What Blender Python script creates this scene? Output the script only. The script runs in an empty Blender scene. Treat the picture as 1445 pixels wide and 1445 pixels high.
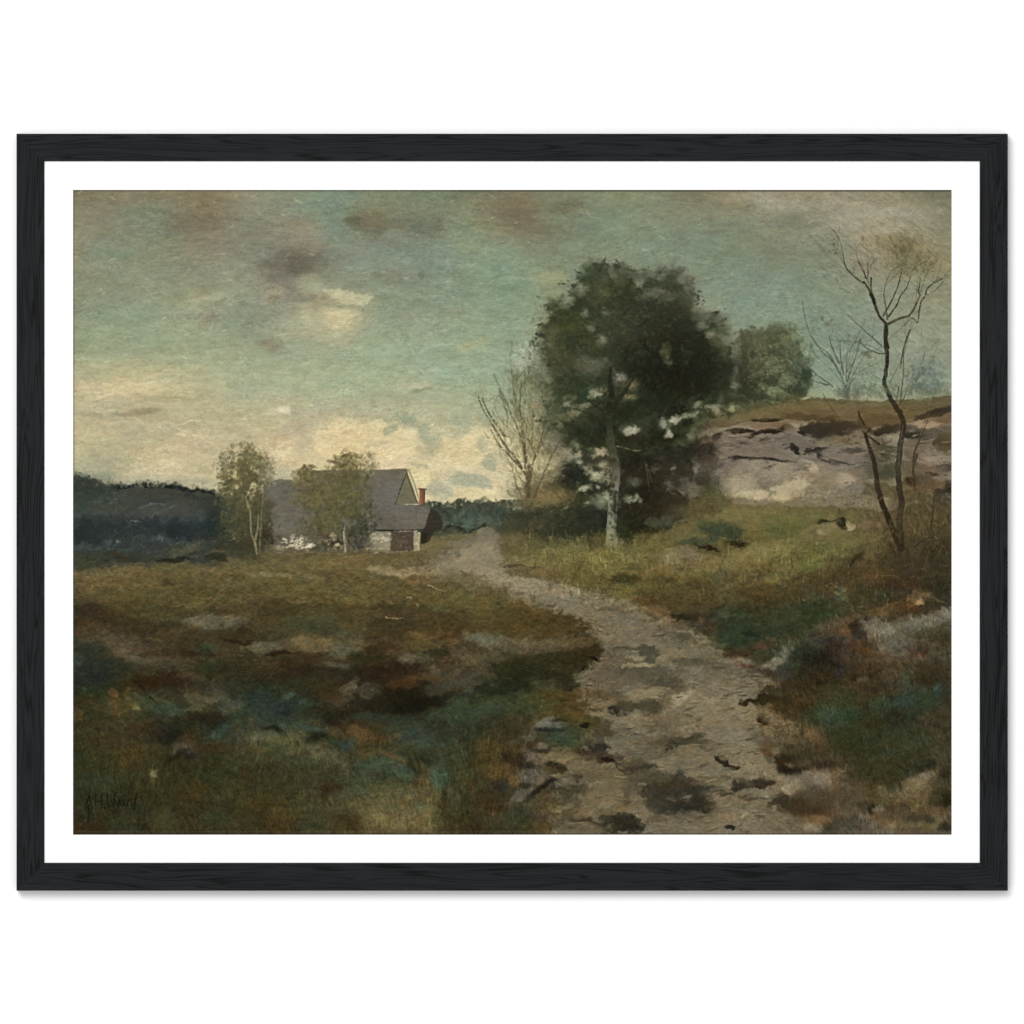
# A black-framed landscape print with a white mount, hanging on a white wall.
import bpy, math
import numpy as np

# ---------------------------------------------------------------- camera, world, lamp, exposure
scene = bpy.context.scene
COL = scene.collection
U = 0.0005                       # metres per ruler unit (0.5 mm)
FRAME_DEPTH = 0.009              # how far the frame stands off the wall
cam_d = bpy.data.cameras.new("camera")
cam = bpy.data.objects.new("camera", cam_d); COL.objects.link(cam)
CAM_Y = -5.0
cam.location = (0, CAM_Y, 0)
cam.rotation_euler = (math.radians(90), 0, 0)
cam_d.sensor_width = 36
cam_d.angle = 2 * math.atan(722.5 * U / (-CAM_Y - FRAME_DEPTH))
cam_d.clip_start = .1; cam_d.clip_end = 60
scene.camera = cam

world = bpy.data.worlds.new("World"); scene.world = world
world.use_nodes = True
bg = world.node_tree.nodes["Background"]
AMB = 0.86
bg.inputs[0].default_value = (1, 1, 1, 1); bg.inputs[1].default_value = AMB

lamp_d = bpy.data.lights.new("softbox", 'AREA')
lamp_d.shape = 'DISK'; lamp_d.size = 4.6
lamp = bpy.data.objects.new("softbox", lamp_d); COL.objects.link(lamp)
from mathutils import Vector
ldir = Vector((-.36, -1, .62)).normalized()
lamp.location = ldir * 8.0
lamp.rotation_euler = (-ldir).to_track_quat('-Z', 'Y').to_euler()
KEY = 0.48                       # share of the light the lamp gives on the print
lamp_d.energy = KEY * math.pi ** 2 * 4 * 64 / (4 * abs(ldir.y)) * 1.0
LIGHT = AMB + KEY

scene.view_settings.view_transform = 'Standard'
scene.view_settings.look = 'None'
scene.view_settings.exposure = 0; scene.view_settings.gamma = 1
scene.view_settings.use_curve_mapping = False
scene.render.resolution_x = scene.render.resolution_y = 1024

# ---------------------------------------------------------------- materials
def material(name, rough=.9, spec=.0):
    m = bpy.data.materials.new(name); m.use_nodes = True
    b = m.node_tree.nodes["Principled BSDF"]
    b.inputs["Roughness"].default_value = rough
    b.inputs["Specular IOR Level"].default_value = spec
    return m, m.node_tree, b

def lin(h):
    v = [int(h[i:i + 2], 16) / 255 for i in (0, 2, 4)]
    return tuple(c / 12.92 if c <= .04045 else ((c + .055) / 1.055) ** 2.4 for c in v)

def wall_material():
    m, t, b = material("white_wall_paint", .95)
    n = t.nodes.new("ShaderNodeTexNoise"); n.inputs["Scale"].default_value = 900
    tc = t.nodes.new("ShaderNodeTexCoord"); t.links.new(tc.outputs["Object"], n.inputs["Vector"])
    r = t.nodes.new("ShaderNodeMapRange")
    r.inputs["To Min"].default_value = .885; r.inputs["To Max"].default_value = .905
    t.links.new(n.outputs["Fac"], r.inputs["Value"])
    c = t.nodes.new("ShaderNodeCombineColor")
    for k in range(3): t.links.new(r.outputs[0], c.inputs[k])
    t.links.new(c.outputs[0], b.inputs["Base Color"])
    return m

def mount_material():
    m, t, b = material("white_mount_board", .95)
    tc = t.nodes.new("ShaderNodeTexCoord")
    n = t.nodes.new("ShaderNodeTexNoise"); n.inputs["Scale"].default_value = 1400
    t.links.new(tc.outputs["Object"], n.inputs["Vector"])
    r = t.nodes.new("ShaderNodeMapRange")
    r.inputs["To Min"].default_value = .86; r.inputs["To Max"].default_value = .88
    t.links.new(n.outputs["Fac"], r.inputs["Value"])
    c = t.nodes.new("ShaderNodeCombineColor")
    for k in range(3): t.links.new(r.outputs[0], c.inputs[k])
    t.links.new(c.outputs[0], b.inputs["Base Color"])
    return m

def rail_material(seed, slope):
    """black stained open-pored wood, grain running along local X"""
    m, t, b = material("black_stained_wood", .62, .12)
    N, K = t.nodes, t.links
    tc = N.new("ShaderNodeTexCoord"); sep = N.new("ShaderNodeSeparateXYZ")
    K.new(tc.outputs["Object"], sep.inputs[0])
    def math_(op, a, b_=None, c=None):
        n = N.new("ShaderNodeMath"); n.operation = op
        for i, v in enumerate((a, b_, c)):
            if v is None: continue
            if isinstance(v, (int, float)): n.inputs[i].default_value = v
            else: K.new(v, n.inputs[i])
        return n.outputs[0]
    def noise(x, z, sx, sz, off, detail=1.0):
        c = N.new("ShaderNodeCombineXYZ")
        K.new(math_('MULTIPLY', x, sx), c.inputs[0]); K.new(math_('MULTIPLY', z, sz), c.inputs[1])
        c.inputs[2].default_value = seed * 7.3 + off
        n = N.new("ShaderNodeTexNoise"); n.inputs["Scale"].default_value = 1
        n.inputs["Detail"].default_value = detail; n.inputs["Roughness"].default_value = .5
        K.new(c.outputs[0], n.inputs["Vector"])
        return n.outputs["Fac"]
    x, z = sep.outputs[0], sep.outputs[2]
    wob = noise(x, z, 7.0, 6.0, 0.0, 2)                       # slow wander of the grain
    z1 = math_('ADD', math_('ADD', z, math_('MULTIPLY', wob, .016)), math_('MULTIPLY', x, slope))
    n1 = noise(x, z1, 7.0, 150.0, 11.0, 1.4)
    n2 = noise(x, z1, 16.0, 330.0, 23.0, 1.0)
    def pore(n, level, w, depth):
        d = math_('ABSOLUTE', math_('SUBTRACT', n, level))
        r = N.new("ShaderNodeMapRange"); r.interpolation_type = 'SMOOTHSTEP'
        r.inputs["From Min"].default_value = 0; r.inputs["From Max"].default_value = w
        r.inputs["To Min"].default_value = depth; r.inputs["To Max"].default_value = 0
        K.new(d, r.inputs["Value"]); return r.outputs[0]
    gate = noise(x, z1, 22.0, 60.0, 41.0, 2)                  # the pores fade in and out
    g = N.new("ShaderNodeMapRange"); g.inputs["From Min"].default_value = .34; g.inputs["From Max"].default_value = .52
    g.inputs["To Min"].default_value = .35; K.new(gate, g.inputs["Value"])
    p = math_('MAXIMUM', math_('MAXIMUM', pore(n1, .40, .032, 1.0), pore(n1, .5, .034, 1.0)), pore(n1, .61, .032, .9))
    p = math_('MAXIMUM', p, pore(n2, .5, .02, .5))
    p = math_('MULTIPLY', p, g.outputs[0])
    fib = noise(x, z1, 60.0, 1500.0, 61.0, 3)
    base = N.new("ShaderNodeMixRGB"); base.blend_type = 'MIX'
    base.inputs[1].default_value = (*[c * .44 for c in lin('1d2023')], 1)
    base.inputs[2].default_value = (*[c * .5 for c in lin('2a2d30')], 1)
    K.new(fib, base.inputs[0])
    mx = N.new("ShaderNodeMixRGB"); K.new(p, mx.inputs[0]); K.new(base.outputs[0], mx.inputs[1])
    mx.inputs[2].default_value = (*[c * .12 for c in lin("131515")], 1)
    K.new(mx.outputs[0], b.inputs["Base Color"])
    bp = N.new("ShaderNodeBump"); bp.inputs["Strength"].default_value = .5; bp.inputs["Distance"].default_value = .0004
    K.new(math_('SUBTRACT', math_('MULTIPLY', fib, .2), p), bp.inputs["Height"]); K.new(bp.outputs[0], b.inputs["Normal"])
    return m

def print_material():
    m, t, b = material("matt_art_print", .95)
    a = t.nodes.new("ShaderNodeAttribute"); a.attribute_name = "ink"
    t.links.new(a.outputs["Color"], b.inputs["Base Color"])
    return m

def board_material():
    m, t, b = material("grey_backing_board", .95)
    tc = t.nodes.new("ShaderNodeTexCoord")
    n = t.nodes.new("ShaderNodeTexNoise"); n.inputs["Scale"].default_value = 300
    t.links.new(tc.outputs["Object"], n.inputs["Vector"])
    r = t.nodes.new("ShaderNodeValToRGB")
    r.color_ramp.elements[0].color = (.32, .27, .2, 1); r.color_ramp.elements[1].color = (.4, .34, .26, 1)
    t.links.new(n.outputs["Fac"], r.inputs[0]); t.links.new(r.outputs[0], b.inputs["Base Color"])
    return m

def P(px, py): return ((px - 722.5) * U, (722.5 - py) * U)

def mesh_object(name, verts, faces, mat, parent=None):
    me = bpy.data.meshes.new(name); me.from_pydata(verts, [], faces); me.update()
    import bmesh
    bm = bmesh.new(); bm.from_mesh(me); bmesh.ops.recalc_face_normals(bm, faces=bm.faces); bm.to_mesh(me); bm.free()
    me.materials.append(mat)
    o = bpy.data.objects.new(name, me); COL.objects.link(o); o.parent = parent
    return o

# ---------------------------------------------------------------- the wall
w = 4.0
wall = mesh_object("wall", [(-w, 0, -w), (w, 0, -w), (w, 0, w), (-w, 0, w), (-w, .1, -w), (w, .1, -w), (w, .1, w), (-w, .1, w)],
                   [(0, 1, 2, 3), (7, 6, 5, 4), (0, 4, 5, 1), (1, 5, 6, 2), (2, 6, 7, 3), (3, 7, 4, 0)], wall_material())
wall["kind"] = "structure"

# ---------------------------------------------------------------- the framed picture
pic = bpy.data.objects.new("framed_picture", None); COL.objects.link(pic)
pic.location = (0, 0, P(0, 1257)[1])
pic["label"] = "black wooden picture frame with wide white mount around a painted landscape, hung on white wall"
pic["category"] = "framed picture"
BASE = Vector((0, 0, -P(0, 1257)[1]))
FX0, FX1, FY0, FY1 = 23.2, 1422.2, 188.6, 1257.0        # outer edge of the frame
IX0, IX1, IY0, IY1 = 62.6, 1382.6, 227.4, 1217.6        # sight edge

def rail(length, slope, seed, width):
    """mitred moulding: u runs outer -> inner, local x along, local z = -u, y towards the room"""
    d = FRAME_DEPTH; wv = width; gap = .0005
    prof = [(0, gap), (0, d - .0005), (.00015, d - .00018), (.0005, d), (wv - .0007, d), (wv - .0003, d - .00015), (wv - .0001, d - .0005),
            (wv, d - .0013), (wv - .004, d - .0013), (wv - .004, gap)]
    n = len(prof); v = []
    for s in (-1, 1):
        for u, y in prof:
            v.append((s * (length / 2 - u), -y, -u))
    f = [(i, (i + 1) % n, n + (i + 1) % n, n + i) for i in range(n)]
    f += [tuple(range(n)), tuple(reversed(range(n, 2 * n)))]
    return mesh_object("frame_rail", v, f, rail_material(seed, slope), pic)

fw, fh = (FX1 - FX0) * U, (FY1 - FY0) * U
cx, cz = P((FX0 + FX1) / 2, (FY0 + FY1) / 2)
rw = (IX0 - FX0) * U
for k, (ln, loc, rot, slope, wd) in enumerate((
        (fw, (cx, 0, P(0, FY0)[1]), 0, .006, (IY0 - FY0) * U),
        (fh, (P(FX1, 0)[0], 0, cz), 90, .012, (FX1 - IX1) * U),
        (fw, (cx, 0, P(0, FY1)[1]), 180, .010, (FY1 - IY1) * U),
        (fh, (P(FX0, 0)[0], 0, cz), 270, .014, (IX0 - FX0) * U))):
    r = rail(ln, slope, k + 1, wd)
    r.location = Vector(loc) + BASE
    r.rotation_euler = (0, math.radians(rot), 0)

# mount board: ring with a bevelled window
MF, MB = -(FRAME_DEPTH - .0014), -(FRAME_DEPTH - .0020)
def ring(x0, x1, y0, y1, y):
    return [(P(a, b)[0], y, P(a, b)[1] + BASE.z) for a, b in ((x0, y0), (x1, y0), (x1, y1), (x0, y1))]
wx0, wx1, wy0, wy1 = 103, 1343, 268, 1178
v = (ring(IX0 - 5, IX1 + 5, IY0 - 5, IY1 + 5, MF) + ring(wx0 - .5, wx1 + .5, wy0 - .5, wy1 + .5, MF) +
     ring(wx0, wx1, wy0, wy1, MB) + ring(IX0 - 5, IX1 + 5, IY0 - 5, IY1 + 5, MB))
f = []
for i in range(4):
    j = (i + 1) % 4
    for a, b in ((0, 4), (4, 8), (8, 12), (12, 0)):
        f.append((a + i, a + j, b + j, b + i))
mount = mesh_object("mount", v, f, mount_material(), pic)

# backing board behind the print
bb = ring(IX0 - 4, IX1 + 4, IY0 - 4, IY1 + 4, MB + .0004) + ring(IX0 - 4, IX1 + 4, IY0 - 4, IY1 + 4, -.0015)
board = mesh_object("backing_board", bb, [(0, 1, 2, 3), (7, 6, 5, 4)] + [(i, (i + 1) % 4, 4 + (i + 1) % 4, 4 + i) for i in range(4)], board_material(), pic)


# ---------------------------------------------------------------- brush engine
# Printed picture, worked out as a grid of pigment colours.  X0..X1 / Y0..Y1 are the
# picture's own ruler (1 unit = 0.5 mm of paper).
X0, X1, Y0, Y1 = 103, 1343, 268, 1178
W, H = X1 - X0, Y1 - Y0
rng = np.random.RandomState(11)
YY, XX = np.mgrid[0:H, 0:W].astype(np.float32)
XX += X0; YY += Y0

def up(g, h, w):
    """smooth upsampling of a small grid to h x w (cubic hermite weights)"""
    def axis(n_in, n_out):
        t = np.linspace(0, n_in - 1 - 1e-4, n_out)
        i = t.astype(int); f = t - i
        return i, f
    def cr(a, i, f, ax):
        n = a.shape[ax]
        tk = lambda k: np.take(a, np.clip(i + k, 0, n - 1), axis=ax)
        sh = [1] * a.ndim; sh[ax] = len(f); f = f.reshape(sh)
        p0, p1, p2, p3 = tk(-1), tk(0), tk(1), tk(2)
        return p1 + .5 * f * (p2 - p0 + f * (2 * p0 - 5 * p1 + 4 * p2 - p3 + f * (3 * (p1 - p2) + p3 - p0)))
    i, f = axis(g.shape[0], h); a = cr(g, i, f, 0)
    j, f = axis(g.shape[1], w)
    return cr(a, j, f, 1).astype(np.float32)

def noise(sx, sy=None, oct=1, gain=.55):
    sy = sy or sx
    out = np.zeros((H, W), np.float32); a = 1.; tot = 0.
    for o in range(oct):
        g = rng.uniform(-1, 1, (int(H / sy) + 3, int(W / sx) + 3)).astype(np.float32)
        out += a * up(g, H, W); tot += a * a
        a *= gain; sx = max(sx / 2, 1.2); sy = max(sy / 2, 1.2)
    return out / math.sqrt(tot)

N_RAG = noise(26, 22, 4, .7)           # ragged edges
N_RAG2 = noise(9, 8, 3, .8)
N_FINE = noise(3.2, 2.6, 2, .8)

WB = np.array([1.0, 1.01, .965], np.float32)
def hx(c):
    v = np.array([int(c[i:i + 2], 16) / 255. for i in (0, 2, 4)], np.float32)
    l = float(v @ np.array([.3, .59, .11], np.float32))
    k = (.50 + .34 * min(1, l * 1.6)) if v[2] > v[0] else (.88 if v[1] >= v[0] else .82)   # cool mixes are greyer than warm ones
    ch = float(v.max() - v.min()) * k
    lim = .145 + .35 * max(0, l - .36)                             # the old varnish damps strong colour
    if ch > lim: k *= (lim + (ch - lim) * .42) / ch
    light = min(1, max(0, (l - .35) / .3))
    return ((l + (v - l) * k) * (WB + light * np.array([-.005, .015, .03], np.float32))).astype(np.float32)

def ss(a, b, x):
    t = np.clip((x - a) / (b - a), 0, 1)
    return t * t * (3 - 2 * t)

def win(x0, x1, y0, y1):
    a = max(0, int(x0 - X0)); b = min(W, int(x1 - X0) + 2)
    c = max(0, int(y0 - Y0)); d = min(H, int(y1 - Y0) + 2)
    return (slice(c, d), slice(a, b)) if (b > a and d > c) else None

def mix(img, s, m, col):
    v = img[s]
    v += (col - v) * m[..., None]

def blob(img, x, y, rx, ry, ang, col, a=.8, soft=.5, rough=.45):
    R = max(rx, ry) * (1.25 + soft + rough * .6) + 2
    s = win(x - R, x + R, y - R, y + R)
    if s is None: return
    t = math.radians(ang); c, n = math.cos(t), math.sin(t)
    dx = XX[s] - x; dy = YY[s] - y
    u = (dx * c + dy * n) / rx; v = (-dx * n + dy * c) / ry
    r = np.sqrt(u * u + v * v) + rough * (.45 * N_RAG[s] + .5 * N_RAG2[s] + .28 * N_FINE[s])
    m = ss(1 + soft, 1 - soft, r) * a
    mix(img, s, m, hx(col) if isinstance(col, str) else col)

def B(img, txt):
    """x y rx ry angle colour [alpha soft rough] ; ..."""
    for e in txt.replace('\n', ';').split(';'):
        p = e.split()
        if not p: continue
        f = [float(q) for q in p[:5]]
        o = [float(q) for q in p[6:]]
        o = o + [.75, .5, .45][len(o):]
        REC.append((f, p[5], o))
        blob(img, *f, p[5], *o)

REC = []
def again(img, k=.5, crisp=.75):
    """second, thinner coat of the touches laid down since the last call"""
    for f, c, o in REC:
        blob(img, *f, c, o[0] * k, o[1] * crisp, o[2] * 1.25)
    REC.clear()

def warp(img, amp1, amp2, amp3, mask=None):
    """drag the wet paint about: ragged, broken edges"""
    fx, fy = np.meshgrid(np.arange(W, dtype=np.float32), np.arange(H, dtype=np.float32))
    m = 1. if mask is None else mask
    for a, sc in ((amp1, 11), (amp2, 5), (amp3, 2.4)):
        fx = fx + a * m * noise(sc * 1.3, sc, 1); fy = fy + a * m * noise(sc * 1.3, sc, 1)
    return sample(img, fx, fy)

def twigs(img, x, y, ang, ln, w, col, depth, spread=32, a=.6):
    """a small spray of bare twigs growing from x, y (angle in degrees, 90 = up)"""
    t = math.radians(ang)
    bend = rng.uniform(-.11, .11)
    pts = [(x, y)]
    for k in range(3):
        t += bend + rng.uniform(-.12, .12)
        x += ln / 3 * math.cos(t); y -= ln / 3 * math.sin(t); pts.append((x, y))
    line(img, pts, w, max(.6, w * .65), col, a, .6)
    if depth:
        for k in range(rng.randint(2, 4)):
            i = rng.randint(1, 4)
            twigs(img, *pts[i], math.degrees(t) + rng.uniform(-spread, spread), ln * rng.uniform(.5, .8), w * .7, col, depth - 1, spread, a * .85)

def polymask(pts, soft=1.5, rough=4.):
    P = np.array(pts, np.float32)
    pad = soft + rough * 2 + 3
    s = win(P[:, 0].min() - pad, P[:, 0].max() + pad, P[:, 1].min() - pad, P[:, 1].max() + pad)
    x, y = XX[s], YY[s]
    inside = np.zeros(x.shape, bool); d = np.full(x.shape, 1e9, np.float32)
    for i in range(len(P)):
        ax, ay = P[i]; bx, by = P[(i + 1) % len(P)]
        if ay != by:
            cr = ((ay > y) != (by > y)) & (x < (bx - ax) * (y - ay) / (by - ay) + ax)
            inside ^= cr
        ex, ey = bx - ax, by - ay
        t = np.clip(((x - ax) * ex + (y - ay) * ey) / (ex * ex + ey * ey + 1e-6), 0, 1)
        d = np.minimum(d, (x - ax - t * ex) ** 2 + (y - ay - t * ey) ** 2)
    d = np.sqrt(d); d = np.where(inside, d, -d)
    d = d + rough * (.5 * N_RAG[s] + .5 * N_RAG2[s] + .3 * N_FINE[s])
    return s, ss(-soft, soft, d)

def poly(img, pts, col, a=1., soft=1.5, rough=4.):
    s, m = polymask(pts, soft, rough)
    mix(img, s, m * a, hx(col) if isinstance(col, str) else col[s])

def pl(t):
    v = [float(q) for q in t.replace(',', ' ').split()]
    return list(zip(v[0::2], v[1::2]))

def smooth(P, n=6):
    P = np.array(P, np.float32)
    if len(P) < 3: return P
    Q = np.vstack([2 * P[0] - P[1], P, 2 * P[-1] - P[-2]])
    out = []
    for i in range(1, len(Q) - 2):
        p0, p1, p2, p3 = Q[i - 1:i + 3]
        for k in range(n):
            f = k / n
            out.append(p1 + .5 * f * (p2 - p0 + f * (2 * p0 - 5 * p1 + 4 * p2 - p3 + f * (3 * (p1 - p2) + p3 - p0))))
    out.append(P[-1])
    return np.array(out)

def line(img, pts, w0, w1, col, a=.9, dry=.35, wob=0.):
    """tapered brush line; dry = how much the paint breaks up"""
    P = smooth(pl(pts) if isinstance(pts, str) else pts)
    if wob:
        P = P + rng.uniform(-wob, wob, P.shape)
    c = hx(col) if isinstance(col, str) else col
    pad = max(w0, w1) + 2
    s = win(P[:, 0].min() - pad, P[:, 0].max() + pad, P[:, 1].min() - pad, P[:, 1].max() + pad)
    if s is None: return
    x, y = XX[s], YY[s]
    m = np.zeros(x.shape, np.float32); n = len(P) - 1
    for i in range(n):
        ax, ay = P[i]; ex, ey = P[i + 1] - P[i]
        t = np.clip(((x - ax) * ex + (y - ay) * ey) / (ex * ex + ey * ey + 1e-6), 0, 1)
        d = np.sqrt((x - ax - t * ex) ** 2 + (y - ay - t * ey) ** 2)
        w = (w0 + (w1 - w0) * (i + t) / n) * .5
        m = np.maximum(m, np.clip(w + .6 - d, 0, 1) * np.minimum(1, w * 1.3 + .35))
    m *= np.clip(1 + dry * (N_FINE[s] * 1.1 + N_RAG2[s] * .5), 0, 1.15) * a
    mix(img, s, np.clip(m, 0, 1), c)

def gline(img, pts, ws, cols, a=.95, dry=.3, wob=.3):
    """a bough: width and colour both run along the stroke"""
    P = smooth(pl(pts), 4); n = len(P) - 1
    P = P + rng.uniform(-wob, wob, P.shape)
    cols = [hx(c) for c in cols.split()]
    k = lambda lst, t: lst[int(t * (len(lst) - 1) * .9999)] + (lst[int(t * (len(lst) - 1) * .9999) + 1] - lst[int(t * (len(lst) - 1) * .9999)]) * (t * (len(lst) - 1) * .9999 % 1)
    for i in range(n):
        w0, w1 = k(ws, i / n), k(ws, (i + 1) / n)
        a0, b0 = P[i], P[i + 1]
        d = (b0 - a0) * .15
        line(img, [tuple(a0 - d), tuple(b0 + d)], w0, w1, k(cols, (i + .5) / n) * rng.uniform(.85, 1.12), a, dry)

def L(img, w0, w1, col, txt, a=.9, dry=.35, wob=0.):
    for e in txt.replace('\n', ';').split(';'):
        if e.strip(): line(img, e, w0, w1, col, a, dry, wob)

def dab(img, x, y, l, w, ang, c, a):
    """one touch of a bristle brush: elongated, streaked along its length, ragged at its end"""
    R = l + 1.5
    s = win(x - R, x + R, y - R, y + R)
    if s is None: return
    cs, sn = math.cos(ang), math.sin(ang)
    dx = XX[s] - x; dy = YY[s] - y
    u = dx * cs + dy * sn; v = -dx * sn + dy * cs
    ph = (x * 7.3 + y * 3.1) % 6.28
    st = .75 + .25 * np.sin(v * 2.6 + ph) * np.sin(v * 1.1 + ph * 2)
    r = (u / l) ** 2 + (v / w) ** 2 + .35 * N_FINE[s]
    m = ss(1.25, .45, r) * st * a
    mix(img, s, np.clip(m, 0, 1), c)

def scatter(img, cx, cy, rx, ry, n, size, cols, ang=0, spread=180, a=.7, asp=.5, rim=1., jit=.05, tint=None):
    """n dabs in an ellipse; cols = list of hex; asp = width/length"""
    cols = [hx(c) for c in cols.split()]
    if tint is not None: cols = [c + (hx(tint[0]) - c) * tint[1] for c in cols]
    for _ in range(int(n * 1.5)):
        gx, gy = rng.normal(0, .5, 2)
        if gx * gx + gy * gy > 1.5: continue
        x = cx + rx * gx; y = cy + ry * gy
        i, j = min(H - 1, max(0, int(y - Y0))), min(W - 1, max(0, int(x - X0)))
        if N_RAG2[i, j] + .6 * N_RAG[i, j] > rng.uniform(-.1, .9): continue      # paint goes on in clumps
        c = cols[rng.randint(len(cols))] * (1 + rng.normal(0, jit)) + rng.normal(0, jit * .25, 3)
        l = size * rng.uniform(.55, 1.35)
        dab(img, x, y, l, max(.7, l * asp * rng.uniform(.7, 1.2)),
            math.radians(ang + rng.uniform(-spread, spread)), c, a * rng.uniform(.5, 1.15))

def sc_poly(img, pts, n, size, cols, ang=0, spread=180, a=.7, asp=.5, jit=.035, local=0.):
    """dabs inside a polygon; local>0 mixes the colour already there into each dab"""
    P = pl(pts); xs = [p[0] for p in P]; ys = [p[1] for p in P]
    cols = [hx(c) for c in cols.split()] if cols else None
    k = 0; src = img.copy()
    while k < n:
        x = rng.uniform(min(xs), max(xs)); y = rng.uniform(min(ys), max(ys)); ins = False
        for i in range(len(P)):
            ax, ay = P[i]; bx, by = P[(i + 1) % len(P)]
            if (ay > y) != (by > y) and x < (bx - ax) * (y - ay) / (by - ay) + ax: ins = not ins
        k += 1
        if not ins: continue
        i, j = min(H - 1, max(0, int(y - Y0))), min(W - 1, max(0, int(x - X0)))
        here = src[i, j]
        c = cols[rng.randint(len(cols))] if cols else here
        c = c + (here - c) * local
        c = c * (1 + rng.normal(0, jit)) + rng.normal(0, jit * .1, 3)
        l = size * rng.uniform(.55, 1.35)
        dab(img, x, y, l, max(.7, l * asp * rng.uniform(.7, 1.2)),
            math.radians(ang + rng.uniform(-spread, spread)), c, a * rng.uniform(.5, 1.15))

def gridpaint(txt, warp=10):
    rows = [r.split() for r in txt.strip().split('\n')]
    g = np.array([[hx(c) for c in r] for r in rows], np.float32)
    return np.stack([up(g[..., k], H, W) for k in range(3)], -1)

def sample(img, fx, fy):
    x = np.clip(fx, 0, W - 1.001); y = np.clip(fy, 0, H - 1.001)
    i = x.astype(int); j = y.astype(int); a = (x - i)[..., None]; b = (y - j)[..., None]
    return (img[j, i] * (1 - a) + img[j, i + 1] * a) * (1 - b) + (img[j + 1, i] * (1 - a) + img[j + 1, i + 1] * a) * b

def lic(src, th, n=9, step=1.0):
    """average of src along the stroke direction field th (radians)"""
    c, s = np.cos(th), np.sin(th)
    fx0, fy0 = np.meshgrid(np.arange(W, dtype=np.float32), np.arange(H, dtype=np.float32))
    one = src.ndim == 2
    if one: src = src[..., None]
    acc = src.copy(); tot = 1.
    for sg in (1, -1):
        fx, fy = fx0.copy(), fy0.copy()
        for k in range(n):
            i = np.clip(fx.astype(int), 0, W - 1); j = np.clip(fy.astype(int), 0, H - 1)
            fx += sg * step * c[j, i]; fy += sg * step * s[j, i]
            acc += sample(src, fx, fy); tot += 1
    acc /= tot
    return acc[..., 0] if one else acc
# ---------------------------------------------------------------- the printed landscape
SKY = gridpaint("""
77735b 7e7a60 80775b 7d745a 81806a 7b8571 6d8577 70806e 6f7d69 727b65 73745f 7a8268 7b896d 7e8b70 7e7f66 87846c 8f8c72 908c6e 8a8b70 82846a 757860
7f7d67 7d7c68 75806d 7b7157 7e7f6c 7f8170 6b8680 71786a 6f7869 758271 726d5f 747a67 788a74 7d8c73 7b8672 7a8670 858a74 868975 8b8d78 8e907b 7f836c
83856f 7f8570 7c8169 807f6c 7a7d6d 7b7a6b 7b8578 76857a 74867a 768b7d 758d80 748977 7c8d75 7a8d79 798c78 778975 7b8773 7c8672 8d8c74 8f8b74 87886f
82876f 808770 868b73 85876f 8a8d76 72716a 7f8878 7c8b7b 77887a 738a7f 738f83 7f9178 82917a 7b8d75 7b8c76 79907d 7a917f 7d8e7a 85907a 868f78 868c72
818b75 869279 889379 8f957a 7f8a76 98987e aaa282 86937f 87937e 7d9486 7b9485 84957e 8e9a7f 8a957b 829178 7b9380 7a9480 7a9380 7d917e 86937d 88917a
8b9679 8d9a80 909a7d 8f9a80 8f9a80 909b84 929d85 8f9f86 8b9b85 879b86 839887 8d9d84 91a084 8d9a7e 859678 7d9680 7c9682 7b9582 7f9582 85947e 88927a
aaa683 b6ab83 b3aa82 a9a783 9ba487 9aa588 98a587 96a387 93a088 8fa087 8a9c86 90a083 90a083 8f9c80 879678 7f9780 7d9783 7c9684 809683 86957f 8a947c
b0a681 a79f82 a9a280 aba481 a9a482 aea785 a9a687 a6a486 a8a786 a5a586 96a08a 99a084 98a084 929c80 8a9879 829780 809782 7f9683 809682 86957f 8a947c
b6aa80 aea581 b5a883 b8aa85 b5a784 c0ad86 c4b48a c0b48c b3ad8b c0b089 b8ae8c a5a384 a3a284 929c80 8a9879 829780 809782 7f9683 809682 86957f 8a947c
a3a083 b3a67f c0b188 b5a983 b0a682 b0a889 cbb88c d0bb8b cab88b b7ae8d c4b48b b8b08c a3a284 929c80 8a9879 829780 809782 7f9683 809682 86957f 8a947c
8d9080 b3a67f c0b188 b5a983 a39b7f b0a889 cbb88c d0bb8b c4b48b c7b78b c4b48b b8b08c a3a284 929c80 8a9879 829780 809782 7f9683 809682 86957f 8a947c
""" + "\n".join([" ".join(["8d9080"] * 21)] * 10))
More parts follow.
